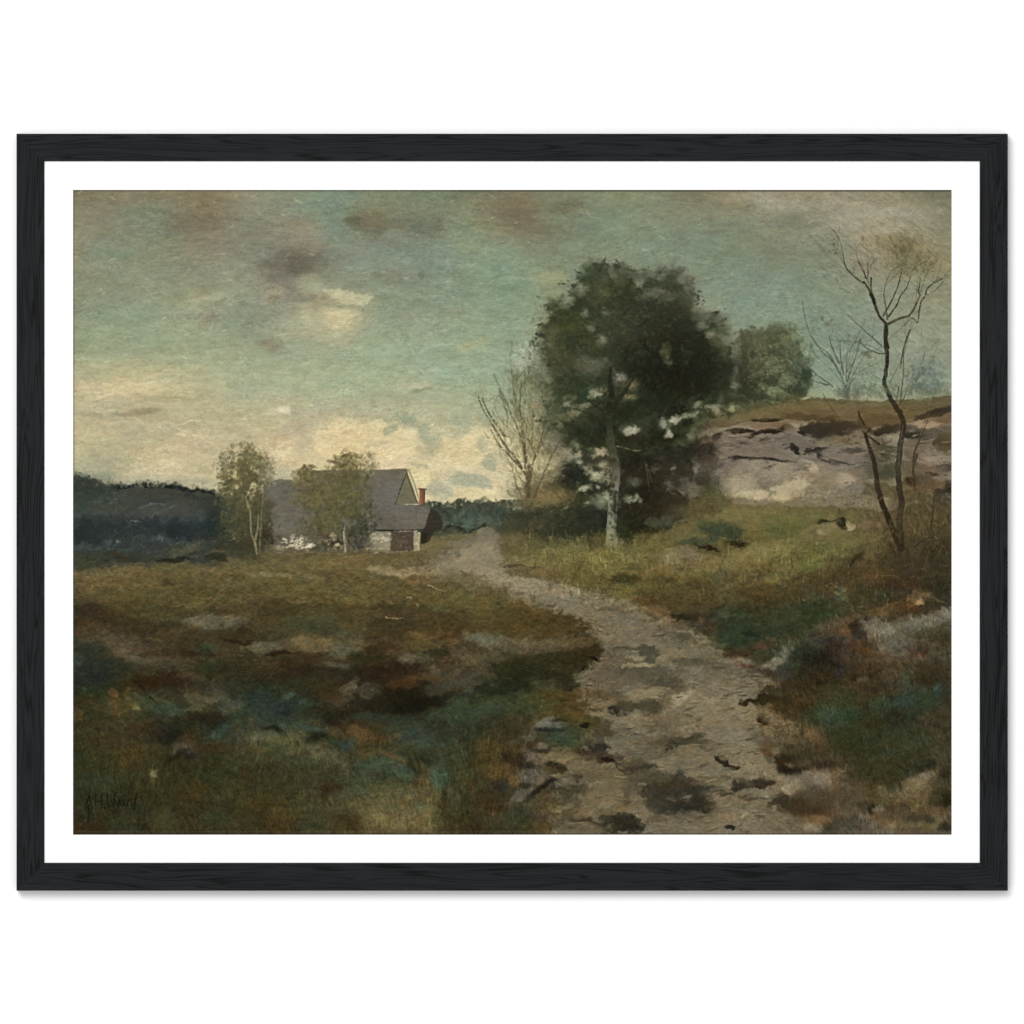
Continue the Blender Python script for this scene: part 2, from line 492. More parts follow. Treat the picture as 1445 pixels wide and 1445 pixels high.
GROUND = gridpaint("\n".join([" ".join(["645c3a"] * 21)] * 9) + """
3a3f35 3a3f35 3a3f35 3a3f35 4a4a30 5e5a4f 55523a 5b5650 5a5334 5a5334 4a4a36 3a3a2a 44422a 57522f 5c5636 66603a 67613a 6a623c 5f5838 5a5136 554a35
3a3f35 3a3f35 3a3f35 3a3f35 4a4a30 5e5a4f 55523a 5b5650 62593a 6b6140 5f5a3c 3a3a2a 44422a 57522f 6a6138 675f36 676038 655e38 5a5334 4d4530 47402c
3b3f33 3c4033 45432f 4a452f 544c30 605639 5f5636 64593a 685d3c 8a7f66 6b6140 4b482f 55502f 5f5a33 5e5832 5a532f 5d5832 5d5833 565035 4a4229 3f3a27
60543a 635a38 605836 5f5735 625a38 625a38 605736 5f5636 5e5536 6b6144 81775f 6a6340 5d5531 5f5632 635a35 5f5535 554c2e 4f472c 463d29 40372a 3b3426
40372a 47402a 4c452a 4b452b 494029 4b4329 4c4329 4c4129 4a3e27 50452b 574c30 5a4f38 6e6552 64593f 453c27 42412a 3a3c27 3d3726 3f3627 3d3526 39342a
3f3328 45382b 43382a 4d4034 453a2a 4f4131 4c4030 4a3d2b 4a3a28 4a3b29 4b3b26 44361f 6b614b 726955 6b6350 2c3b26 31402a 45392b 51493c 5a5648 57534a
292c23 2a2d24 3c3027 453a30 2f2a1f 33291e 32281c 33261b 3a2a1e 443529 4d4235 3b3223 5e5544 5f584a 6e6650 6f6752 3c3327 3a3020 3c3526 48423a 3a3122
30301f 3d3a26 35352a 2f332a 2f3a30 2b3a33 2f2b1f 241f15 231e14 2f3024 33352b 493d27 63573f 5f5743 84795c 7b7057 43361f 3a301e 35321f 2c3626 333124
2e2e20 36321f 33331f 2d3225 3f4030 3c4131 463a22 3d3a25 33392a 35382a 3a301d 3a3222 5c5139 6c614a 746a50 7b705a 685b42 33301f 303021 333325 33301f
2d3022 33331f 34341f 33331f 343522 373827 37382a 303a2c 34372a 373822 453c24 42382a 5b503c 504636 6b5f48 70654c 766b54 5a4f3c 3c3729 323222 333122
2e3121 302f1f 33331f 34331f 35341f 39371f 45432e 4d4731 46422d 363524 3a3424 4a4230 5f5540 504a38 443f2f 5f5541 665c48 60553f 4b4231 4a4030 5a4b3a
322d1e 332f1f 332d1c 36301e 37331f 3b371f 46412a 47412a 3f3a26 35301f 38311f 5a5039 5c523d 4f4937 6c624a 6a604a 675c48 6b604a 5c5040 54483a 4a3d31
""")

def paint():
    im = SKY.copy()
    # ---- sky: broken colour
    B(im, """200 297 30 8 0 6c7d6a .65;259 316 26 17 0 766d58 .6 .8;186 278 34 7 0 7d735e .6 .8;163 358 20 7 5 63806f .75 .7 .8;138 354 9 6 0 6a8470 .6 .8
200 388 20 12 30 8b8f78 .5;343 324 24 12 0 77796b .6;405 369 24 15 -10 6c685f .7 .8;372 373 16 5 5 726b5d .6;392 390 30 10 10 747265 .7
383 415 18 10 -15 9b8f72 .75;386 420 7 5 0 82755a .8;290 421 28 4 -8 a2a17b .6;300 447 13 9 -25 857b66 .7 .8 .8;383 484 14 8 0 857d68 .7 .8 .8
255 435 24 8 0 979a76 .5;232 384 14 7 0 7b8775 .5;455 290 36 12 0 6b8781 .65 .8;516 312 26 17 10 6b6857 .75 .8;497 310 13 6 0 5f5c48 .7
534 324 14 10 0 6b6858 .5 .8;574 315 22 11 0 6b7263 .6;600 325 22 9 10 667064 .6;617 318 6 8 0 6d6654 .6 .9 .9;702 297 30 12 5 6f6b5e .6 .8;728 300 14 7 0 6d6858 .7
552 329 11 6 0 6f8480 .7;432 366 38 16 0 69665c .7 .8;425 335 32 18 10 85806c .6;419 375 18 8 0 605c52 .7;440 403 22 13 0 97a083 .7
485 417 27 9 14 bdb288 .95 .45;503 424 19 6 -10 b4ac84 .85;478 448 26 14 5 beb287 .95 .45;476 431 28 3 3 8a9678 .75;440 445 22 10 0 a3a281 .6;435 452 12 7 0 a9a886 .6
554 391 15 8 0 807766 .65 .8 .8;592 388 6 6 0 6a7263 .8;530 387 7 4 0 7a7464 .8;700 377 6 18 4 66877f .7;685 370 13 8 0 6f8c82 .7;720 406 10 4 0 658880 .7
656 489 14 5 0 a39f78 .85;682 483 9 9 0 98a080 .7;631 444 26 10 0 838d7b .5;423 430 24 4 0 a6a37e .5;802 291 20 9 -10 747459 .7;875 278 32 5 0 878c6a .6
793 311 36 8 0 6f8a77 .5;778 391 30 7 0 979b74 .7;755 353 20 9 0 7b8371 .5;808 388 8 11 0 7d9287 .6;1030 278 22 8 0 8f8b70 .7
1090 284 46 12 12 9c9a84 .8 .6 .7;1150 292 30 10 10 99977f .6 .7 .8;1215 300 44 16 10 9f9d88 .75 .6 .8;1290 300 34 14 10 95947c .6 .7 .8;1240 325 34 10 0 a09a80 .6 .7 .8;1170 325 20 10 0 8f917e .5 .7 .8;1203 318 36 18 10 949580 .6;1236 342 21 12 10 9a8d68 .8;1119 311 24 10 0 6f7d66 .6;1276 349 27 17 30 777551 .65 .7
1271 371 17 18 0 747853 .55 .7;1318 371 18 18 0 8f8b61 .65 .7;1251 280 30 8 0 8d8c6d .6;1150 300 20 9 0 858a74 .6;1330 300 16 24 0 7b8069 .5
185 546 62 9 -2 c5b485 .9 .4 .3;140 548 36 7 0 bdad82 .7;206 580 17 3.5 -3 857f6e .75 .8;178 583 26 3 -2 8f8871 .8;128 585 17 4 4 8f9684 .7
266 553 9 4 0 939b88 .6 .8;233 562 32 3 -2 9a9778 .75;345 550 14 7 0 92a08a .6;394 577 15 6 0 b8aa8c .9 .7 .3;402 578 8 5 10 d6c8a6 .95 .45 .25;402 587 11 2 0 8f9f8a .7
283 628 26 14 15 bdae8c .8;290 634 14 7 20 ae9f85 .7;243 653 18 6 5 c8b98f .9 .3;262 648 34 12 -10 bbad89 .5;150 645 24 18 0 9c9c83 .6 .8;122 655 16 12 0 979a80 .6
402 643 16 13 0 cdbb8e .95 .3;425 636 22 9 -5 c6b68c .7;395 665 14 9 0 a6a48a .85;244 678 66 5 2 8f988a .55 .8;130 672 36 8 0 84897c .7 .8;240 600 50 5 0 ada486 .4
585 544 20 4 -3 b3a88a .9 .6;592 551 16 1.6 -12 878c73 .85;432 532 20 5 0 a7a588 .6;345 495 40 7 0 8d9982 .4;600 520 60 8 0 8fa189 .4""")
    # brushed streaks all over the sky
    sky = "103,268 1343,268 1343,560 980,600 740,700 330,690 103,680"
    sc_poly(im, sky, 5200, 15, '', 0, 16, .5, .17, .045, 1)
    sc_poly(im, sky, 3600, 8, '', 20, 60, .5, .25, .05, 1)
    sc_poly(im, "1150,268 1343,268 1343,560 1150,560", 900, 9, '', 38, 10, .6, .16, .09, 1)
    sc_poly(im, "440,590 730,590 740,700 600,700 580,660 440,660", 900, 6, 'd6c294 cbb78a c2b28a dcca9e', 10, 40, .45, .35, .04, .55)
    sc_poly(im, "103,500 700,500 700,600 103,640", 500, 18, 'b3ab88 9fa68a a9a484', 0, 6, .28, .1, .03, .3)
    again(im, .45)
    B(im, "440 594 40 7 -20 aaa58a .7;500 584 50 5 -4 a5a68c .7;432 628 14 16 0 b0a486 .7")
    B(im, """459 626 18 17 0 cfba8b .95 .25;483 614 36 20 0 cdb98a .95 .25;534 608 34 13 -8 cfba8b .95 .3;565 621 26 15 0 d0bc8d .95 .3;547 643 46 17 0 d2be90 .95 .4
642 632 34 20 0 cab88a .95 .4;676 614 22 17 0 c9b688 .9 .35;620 654 52 10 0 cdbb8f .9;671 645 32 22 0 ccba8b .9 .4;603 674 28 10 10 d2bc88 .95 .35;665 697 40 8 0 d0bb87 .95 .3
709 672 24 22 0 c8b88f .9;440 650 26 16 0 c5b58c .8;572 591 17 8 25 8fa08d .9 .3;552 604 12 6 -35 93a18c .9 .3;598 608 8 13 -15 95a38e .85 .4;611 624 12 13 0 9aa48a .75
651 607 15 9 -30 9da78f .75;680 627 8 12 20 9ea68d .75;690 652 9 10 -10 91a090 .8 .35;665 677 28 8 8 95a091 .85 .4;620 686 18 13 20 9fa692 .85;647 590 18 9 0 97a38a .7
589 655 16 4 10 a5aa90 .75;705 640 10 8 0 b0ad8c .6;725 690 16 14 0 a3a48c .6;535 625 24 4 -20 b9ac86 .6;515 640 16 8 0 c0ae83 .6;690 590 16 14 0 99a58a .6""")
    sc_poly(im, '430,585 735,585 745,705 600,705 580,660 430,660', 1500, 5.5, '', 15, 50, .5, .4, .06, 1)
    again(im, .95, .5)
    L(im, 1.6, .8, 'c9c09b', """270 612 285 618 300 626 309 635 303 643 294 650 285 656;244 645 255 648 262 653 258 658 240 660
222 643 232 641 240 640;222 652 228 657 240 660;257 597 270 594 282 594;390 640 392 630 400 625 410 623""", .75)
    L(im, 2.2, 1, 'a49d7c', "285 364 300 360 318 355;288 361 305 358 318 358;266 425 285 418 305 415 325 414;330 378 350 374 370 370;310 395 335 398;270 430 290 424", .45, .8)
    L(im, 1.5, .7, 'bab596', "320 429 328 430;313 391 322 394 336 399;400 571 405 573 409 577;265 424 271 429;228 450 232 446;820 300 846 308;850 342 862 340;930 333 938 340", .5, .7)
    sc_poly(im, sky, 420, 4.5, 'b9b894 c4c0a0 a8ad90', 5, 40, .5, .22, .06, .2)
    sc_poly(im, sky, 420, 4.5, '63685a 6a7565 5d7268', 5, 60, .35, .3, .06, .3)
    # ---- far dark wood, left
    poly(im, pl("95,668 125,672 150,683 175,683 210,682 245,686 275,690 305,694 330,708 345,740 380,770 380,800 95,812"), '3a4446', 1, 3.5, 6)
    B(im, """128 690 36 12 0 2b3a38 .7;118 706 16 14 0 33423b .7;140 715 26 9 0 40443a .6;200 704 34 9 -15 40413a .85;240 700 60 10 3 3c403a .7;250 715 60 10 -10 46463f .6
300 715 22 16 0 2c3632 .7;140 735 44 8 0 2e3634 .7;125 752 28 15 0 222e31 .9;170 752 34 10 0 26343a .8;230 745 50 12 0 2a3438 .8;250 750 26 10 0 1d2a2f .8
290 745 34 14 0 25313a .8;310 742 20 20 0 1d2d33 .7;200 768 40 9 0 353b3a .7;160 785 60 8 0 33392f .7;270 775 36 9 0 3b3f35 .8;262 775 20 6 -15 56533f .8 .4
165 783 14 7 25 3d3420 .85;308 779 9 3 0 6b563a .85;305 787 16 5 0 2f2c22 .9;338 770 20 12 0 35331f .7;240 790 24 4 0 2b281c .8;120 795 24 8 0 3a3f2f .8""")
    sc_poly(im, '103,690 330,705 370,780 103,795', 500, 8, '26343e 1f2d38 33414a 2b3a40 3a4640', 0, 30, .4, .35, .05, .2)
    L(im, 7, 3, '14212b', "160 687 200 684 235 687 262 690 290 694 312 702", .9, .3)
    L(im, 7, 5, '182932', "262 696 285 703 310 704", .85, .4)
    L(im, 2.2, 1, '5b656a', "212 730 222 722 236 716 250 712;196 716 215 712 235 709 250 708", .6, .9)
    scatter(im, 200, 752, 95, 20, 420, 4, '222c30 39464a 2a3530 4d5a5e 1a2427 3b3f2e', 0, 80, .55, .5)
    scatter(im, 175, 760, 60, 16, 60, 2.2, '7a8280 636f6e 8d8c78', 0, 90, .6, .35)
    scatter(im, 255, 752, 30, 14, 40, 2.2, '6c7a7b 8a8c80 5a6668', 40, 60, .6, .35)
    scatter(im, 138, 708, 34, 26, 150, 3, '3c4a42 4f5238 5a5a3a 2a3836 6b6a48', 0, 180, .5, .6)
    scatter(im, 112, 684, 14, 16, 120, 3, '1d2e36 25383c 3f4c44', 0, 180, .6, .6)
    scatter(im, 205, 683, 90, 4, 220, 3, '3a453f 55604f 828a78', 90, 30, .45, .3)
    L(im, 1, 1, '8b8872', "140 748 145 756;240 760 247 752;244 768 248 764;185 733 196 737;176 734 181 736", .7)
    # far trees, centre
    poly(im, pl("585,712 600,706 625,708 650,704 680,710 720,704 770,700 770,765 585,765"), '3b4a3e', 1, 1.5, 3)
    scatter(im, 665, 730, 70, 22, 420, 4.5, '2f3f38 3f5247 4c5f50 33413a 54675b 2a3a30', 0, 180, .6, .6)
    scatter(im, 660, 736, 45, 10, 60, 6, '4b6a66 3f5c58', 60, 40, .45, .4)
    scatter(im, 665, 746, 60, 4, 60, 4, '23291f 2b3127', 0, 20, .7, .5)
    scatter(im, 630, 712, 30, 4, 30, 2, 'a9b398 8c9c86', 30, 60, .6, .4)

    # ---- ground
    g, gm = polymask(pl("95,806 150,800 210,796 280,793 330,786 380,779 420,777 500,776 560,779 600,772 618,757 640,752 690,750 720,757 760,740 800,720 850,715 900,700 960,690 990,600 1030,570 1360,570 1360,1190 95,1190"), 2, 3.5)
    v = im[g]; v += (GROUND[g] - v) * gm[..., None]
    # meadow
    B(im, """180 818 90 10 0 5f5132 .6;300 818 90 9 0 585134 .5;250 838 120 10 0 524b2c .5;350 803 50 5 0 655b3a .6;296 801 12 4 0 715838 .7;237 824 8 4 0 40382a .8
150 805 60 5 0 62583a .4;520 800 60 8 0 665b38 .6;440 808 50 5 2 5b4a30 .6;470 792 46 6 0 6a5c36 .6;500 835 110 14 0 5a5130 .6;590 815 20 10 10 71542f .7
560 806 40 5 3 857a62 .75;620 800 26 5 -8 82775c .8;590 800 20 3 0 857b66 .8;380 810 40 3 3 7d7354 .55;330 806 30 4 5 6a5b3e .6;430 811 22 4 3 6d6147 .6;530 788 36 4 0 6b5830 .6
600 765 26 6 -10 6f6136 .8;625 772 22 9 0 6f6137 .7;650 757 30 7 0 625c38 .7;700 764 12 8 0 5e5233 .6;630 846 60 12 0 5c532f .6;615 856 16 5 10 4c4a32 .8;605 862 16 4 0 3e3524 .6
700 850 30 20 0 544c2c .6;520 868 60 10 0 4a3f29 .6;440 880 40 12 0 45432b .7;450 888 16 6 0 34382e .7;560 885 40 12 0 3b3223 .6;600 893 70 10 0 453820 .6
650 890 40 10 0 4e3922 .6;430 872 14 6 0 3f4a3a .5;540 855 18 5 0 3a3322 .6;390 860 36 7 0 3f3626 .6;370 853 18 4 0 453c28 .5""")
    sc_poly(im, "103,798 400,780 620,780 720,830 820,870 840,900 600,890 300,870 103,850", 1500, 16, '', 0, 8, .5, .14, .07, 1)
    sc_poly(im, "103,798 400,780 620,780 720,830 760,850 600,870 300,860 103,850", 380, 12, '72673e 635835 4c4427 7a6a42 6b5432', 0, 12, .35, .14, .04, .3)
    # dark band, left
    B(im, """125 862 34 9 0 372e22 .8;150 880 60 10 0 40321f .7;200 885 50 9 0 372c1f .7;130 890 24 12 0 463629 .7;155 895 26 10 0 51463a .6;118 905 16 7 0 484439 .6
290 878 26 9 0 5f594e .85 .6 .7;275 876 14 6 0 6b655c .6;320 876 30 6 0 5b5449 .7;345 874 16 7 0 4f493f .6;282 884 5 5 0 7a5227 .8;235 893 14 8 0 5b3f1e .6 .7;220 903 10 3 0 5d5233 .8
260 900 26 14 0 453c26 .6;310 897 50 9 0 3b2e1f .8;340 893 20 6 0 2f2618 .8;200 915 60 11 15 54463b .7;190 925 34 8 20 64564c .65 .6 .6;175 905 26 6 0 594838 .6
230 935 34 8 0 4c4135 .7;250 910 30 7 0 3a3021 .6;290 915 18 6 -10 334233 .75;315 917 12 7 0 5b391e .7;255 922 60 5 0 2c2016 .6;360 900 30 7 0 3a3523 .7;345 906 26 3 5 1f1a11 .8
370 913 24 8 -5 574d41 .85 .35;395 912 12 6 0 4a4036 .8;410 912 14 8 0 5c4a3c .8;395 920 24 3 0 1c150e .8;445 910 30 9 5 6d5538 .9 .3 .35;432 907 9 5 0 7a5233 .7;420 903 16 5 0 75624a .6
490 915 22 7 -10 5f5a50 .85 .5 .6;478 922 18 5 0 544e42 .7;500 906 14 5 0 5d564a .6;470 937 16 4 5 575147 .85 .35;438 928 18 6 0 3c2d20 .8;520 925 30 8 0 2a2a1b .8
540 914 30 6 0 402d1d .6;600 897 14 5 0 79502f .8;580 895 18 3 0 6b4d2d .7;620 894 8 4 0 74492a .7;635 890 8 6 0 5f4023 .6;560 905 22 5 0 4f3b22 .6;590 910 34 6 0 5a4a2a .7
573 927 16 8 0 564a41 .8;550 920 8 4 0 6f4424 .8;602 925 12 9 0 45443a .8;620 920 18 6 0 2c2d22 .8;650 922 14 9 0 5a4c42 .8;680 900 26 8 10 6d675a .8 .6 .8;665 903 12 5 0 635d51 .7
700 905 14 7 0 6a6256 .7;668 930 14 9 0 63503a .8;690 925 22 10 0 4c463a .7;705 935 20 8 0 46453a .7;725 915 20 10 0 5a5045 .7;600 945 26 6 0 5a4a40 .7;590 955 18 5 0 6a3f1f .8
735 905 20 6 5 6a5f50 .6;760 908 30 6 -5 665a4d .7 .6 .8;790 900 26 8 -10 54472f .6;640 950 30 9 0 4a4338 .6;560 945 40 10 0 2b2017 .8;500 950 40 12 0 2a2119 .8
450 950 50 10 0 2e2920 .8;400 945 40 14 0 2f2518 .7;350 945 30 14 0 33301f .7;380 940 18 8 0 453326 .6;320 950 50 14 0 332d1f .7;290 940 20 10 0 27301f .6;270 955 18 8 0 4a3a2c .6""")
    B(im, """200 945 30 10 0 3c3323 .7;230 960 34 10 0 2f1e14 .8;195 965 24 9 0 37220f .6;128 925 26 16 20 273128 .9;115 938 14 14 0 2a3a35 .6;140 950 26 14 10 1c2d30 .8;175 945 20 9 0 2b2f22 .7
125 960 26 10 0 1f2f33 .7;105 930 8 8 0 3f4a44 .6;135 975 20 10 0 25301f .7;161 978 7 5 10 7d481c .9 .3 .3;180 975 6 6 -30 5b4a1e .8 .3;158 990 9 6 0 64401c .7;162 1003 10 8 0 59431f .6
105 1007 10 10 0 5b3d1e .7;120 990 18 7 0 3a3020 .7;185 993 12 8 -30 5b4c28 .8;192 998 5 4 -40 8d7b4a .8 .3;205 990 20 9 10 3f4a3a .8;238 1000 22 9 10 33473a .85;225 985 16 4 20 4b4c34 .7
215 985 12 1.5 35 15150f .9;195 967 12 2 40 1d1d16 .9;290 985 30 6 -4 5a5142 .75 .6 .8;300 977 20 4 0 4f4639 .6;330 995 14 7 10 54504a .8;318 1003 12 5 0 4e4a42 .7;280 998 14 5 -8 5b553a .8
330 1000 4 4 0 6b3a1c .8;353 1014 4 4 0 77401e .85;368 985 14 10 0 174434 .85 .5;380 995 18 8 0 1b3f33 .8;410 981 8 4 -25 1b6152 .95 .25;425 990 9 5 10 186050 .85 .3;405 1000 18 9 0 15323a .7
318 1025 9 5 0 1f5a48 .9 .4;302 1038 8 4 -10 1e6650 .95 .3;340 1015 12 12 0 22372b .7;337 1024 4 10 5 4c4a2c .7;355 1024 3 10 0 3a3a24 .7;240 1035 34 14 0 1b211c .85;265 1030 18 9 0 2a2a18 .6
300 1015 26 10 0 231f15 .8;260 1012 18 6 0 2a2317 .7;265 1043 14 9 -30 4b3b1c .7;255 1055 14 7 -30 54504a .8;272 1060 10 5 0 4a4440 .7;248 1065 18 3 -35 14140e .9;268 1066 10 5 0 1a1b22 .8
300 1055 26 7 0 3c2a17 .8;360 1040 14 5 -60 6e6b55 .7 .4;375 1038 26 7 10 55573f .75;400 1045 22 6 -10 62623e .75;385 1028 18 3 5 100f0a .85;360 1054 5 5 0 6e5020 .85 .35;400 1055 30 8 0 45482f .6
218 1092 6 5 30 86846a .9 .4;215 1102 4 6 0 4f451f .6;190 1065 26 16 0 483b1c .6 .8;140 1080 24 14 0 363a22 .6;145 1105 30 9 0 31392b .7;170 1110 14 7 0 2a3324 .6;250 1100 30 18 0 302f1a .6
270 1115 24 16 0 40371c .6;300 1085 16 20 20 2e331f .6;282 1090 2 14 18 4f4522 .7;325 1078 14 10 0 35402c .6;345 1090 8 14 0 3a2a1a .5;360 1130 30 20 0 3f381d .5;230 1160 20 14 0 3c4028 .6
120 1170 26 10 0 3a2a18 .5;170 1160 20 12 0 363a26 .5;330 1110 22 16 0 3a3c22 .5;390 1160 22 14 0 3f2f18 .6;300 1160 24 12 0 33392a .5;400 1140 20 14 0 4a4424 .4;210 1030 20 12 0 3c2b1a .5
170 1040 40 12 0 3a3220 .6;120 1045 20 14 0 33331f .5""")
    B(im, """560 985 60 20 -4 211c13 .85 .7 .6;520 975 16 10 -15 574d44 .6;494 970 14 8 -45 5a4f45 .85 .4;480 985 16 12 -30 4a3d30 .7;455 975 20 12 0 3b2a1a .7;430 965 34 10 0 35321f .7
590 990 30 14 0 191710 .8;600 955 22 6 0 5d3d1c .7;568 965 20 6 0 553318 .7;640 965 24 8 0 46423a .75;665 970 16 7 0 4b463c .7;700 960 24 8 0 3a3a2c .7;615 975 18 7 -10 45443a .6
690 975 20 7 0 212419 .9;720 985 24 8 0 20241a .9;660 1000 40 12 -15 33402f .8;648 993 8 14 10 38513a .7;620 1010 26 10 0 354336 .7;690 1000 26 8 -10 38473c .7;700 990 30 6 -20 3d4836 .6
560 1020 34 9 0 313b31 .8;575 1035 30 7 -5 34483d .8;590 1045 26 8 0 31473a .8;520 1010 18 7 0 27473a .7;505 1032 13 9 10 70451e .9 .4 .5;515 1040 12 7 0 5f421f .7;540 1042 16 6 0 5c3a1a .8
562 1038 8 4 0 6b4424 .7;427 1028 10 4 5 22504a .9 .3;448 1030 10 4 0 245549 .85 .35;437 1005 24 10 0 2c2c1c .7;470 1015 16 10 0 201c12 .8;445 1042 16 5 -15 14170f .85;470 1045 12 6 0 203a2c .7
489 1051 8 6 -10 12564a .95 .25;415 1035 12 8 0 55533c .8;430 1055 26 8 -10 5a583c .7;455 1065 16 8 0 5c5a45 .7 .6 .8;486 1083 8 7 -40 5a5040 .7;470 1075 20 8 0 4c4a38 .6;440 1080 30 12 0 363c2c .7
525 1062 26 4 3 57492c .8;555 1068 20 4 15 6a4c2b .75;590 1075 16 14 0 242413 .8;600 1080 4 16 -40 45452c .8;585 1075 4 12 -25 5a5034 .7;600 1100 8 16 25 5c4423 .9 .4;590 1115 10 8 0 53401f .8
620 1095 10 20 8 375a48 .85 .5;615 1090 8 10 0 3b5440 .7;650 1090 16 14 0 40432c .6;660 1105 8 6 0 56441f .7;700 1085 26 14 0 57431f .8;690 1060 22 14 0 4a4020 .6;705 1112 20 9 -30 25282a .7
560 1120 60 16 0 5c5538 .7 .7;570 1150 60 18 0 6a6040 .75 .7;545 1158 30 12 0 6c6140 .6;520 1135 30 10 0 55502f .6;600 1160 22 12 0 6b5f3d .6;590 1135 8 6 0 455a40 .8;550 1138 12 5 0 3f4e3a .7
490 1120 26 7 0 3d4435 .7;465 1110 16 10 0 35271a .7;440 1100 18 12 0 3f3a24 .5;458 1118 8 14 10 2c2416 .7;430 1135 14 16 0 45442a .6;440 1160 24 14 0 353a28 .6;490 1160 20 14 0 37301a .7
640 1150 26 22 0 383820 .8;625 1128 4 18 5 2d2313 .7;645 1125 3 14 5 43412a .7;690 1135 16 20 10 3a2d18 .7;660 1170 30 6 0 3c2f1e .6;700 1160 24 14 0 3b3a26 .7;672 1168 6 3 -30 14120c .8
530 1110 26 8 0 3b4430 .6;530 1090 30 8 10 34382a .8;500 1100 18 8 0 33402f .6""")
    sc_poly(im, "103,860 800,900 830,960 720,1178 103,1178", 3600, 7, '', 80, 50, .6, .34, .17, 1)
    sc_poly(im, "103,880 560,890 560,990 103,990", 420, 5, '5a4a38 20180f 6b5a48 3f4030 4a2f18 26231a 2e3b30', 10, 60, .45, .4, .05, .25)
    sc_poly(im, "560,890 830,890 820,950 560,970", 420, 4, '6f6558 2a2218 7a6a55 6b4424 3b3a2c 857a68', 0, 80, .5, .45, .05, .25)
    sc_poly(im, "103,1010 740,1010 720,1178 103,1178", 1500, 6, '4a4830 26281a 3a4030 4c3f24 2e3826 565436 33271a', 90, 28, .34, .2, .06, .35)
    sc_poly(im, "103,880 830,900 740,1178 103,1178", 260, 1.8, '8a8468 a29c80 7a7358 35665a', 0, 90, .55, .5, .05, .1)
    again(im, .85)
    for k in range(9):   # sweeping green arc of a loaded brush
        o = k * 2.1
        line(im, [(498 + o * .6, 1074 + o), (520, 1069 + o), (545, 1072 + o), (565, 1080 + o), (582 - o * .2, 1091 + o)], 1.2, 2.4,
             ['3f5a47', '2c5a4c', '4b5a42', '31443a'][k % 4], .75, .4)
    L(im, 5, 4, '20605a', "560 1082 572 1087 582 1092", .6, .5)

    # ---- path
    pathL = "690,748 668,756 640,766 612,788 585,800 612,806 650,812 690,824 728,842 770,858 806,874 836,895 850,915 846,936 822,950 810,962 822,985 838,1000 832,1030 815,1058 800,1085 812,1110 790,1140 770,1190"
    pathR = "1360,1190 1343,1160 1260,1140 1200,1118 1150,1096 1112,1078 1092,1045 1076,1010 1085,985 1092,965 1048,945 1010,915 985,897 950,885 910,868 870,850 820,838 775,820 735,800 712,780 708,758"
    poly(im, pl(pathL + " " + pathR), '7a7261', .95, 6, 8)
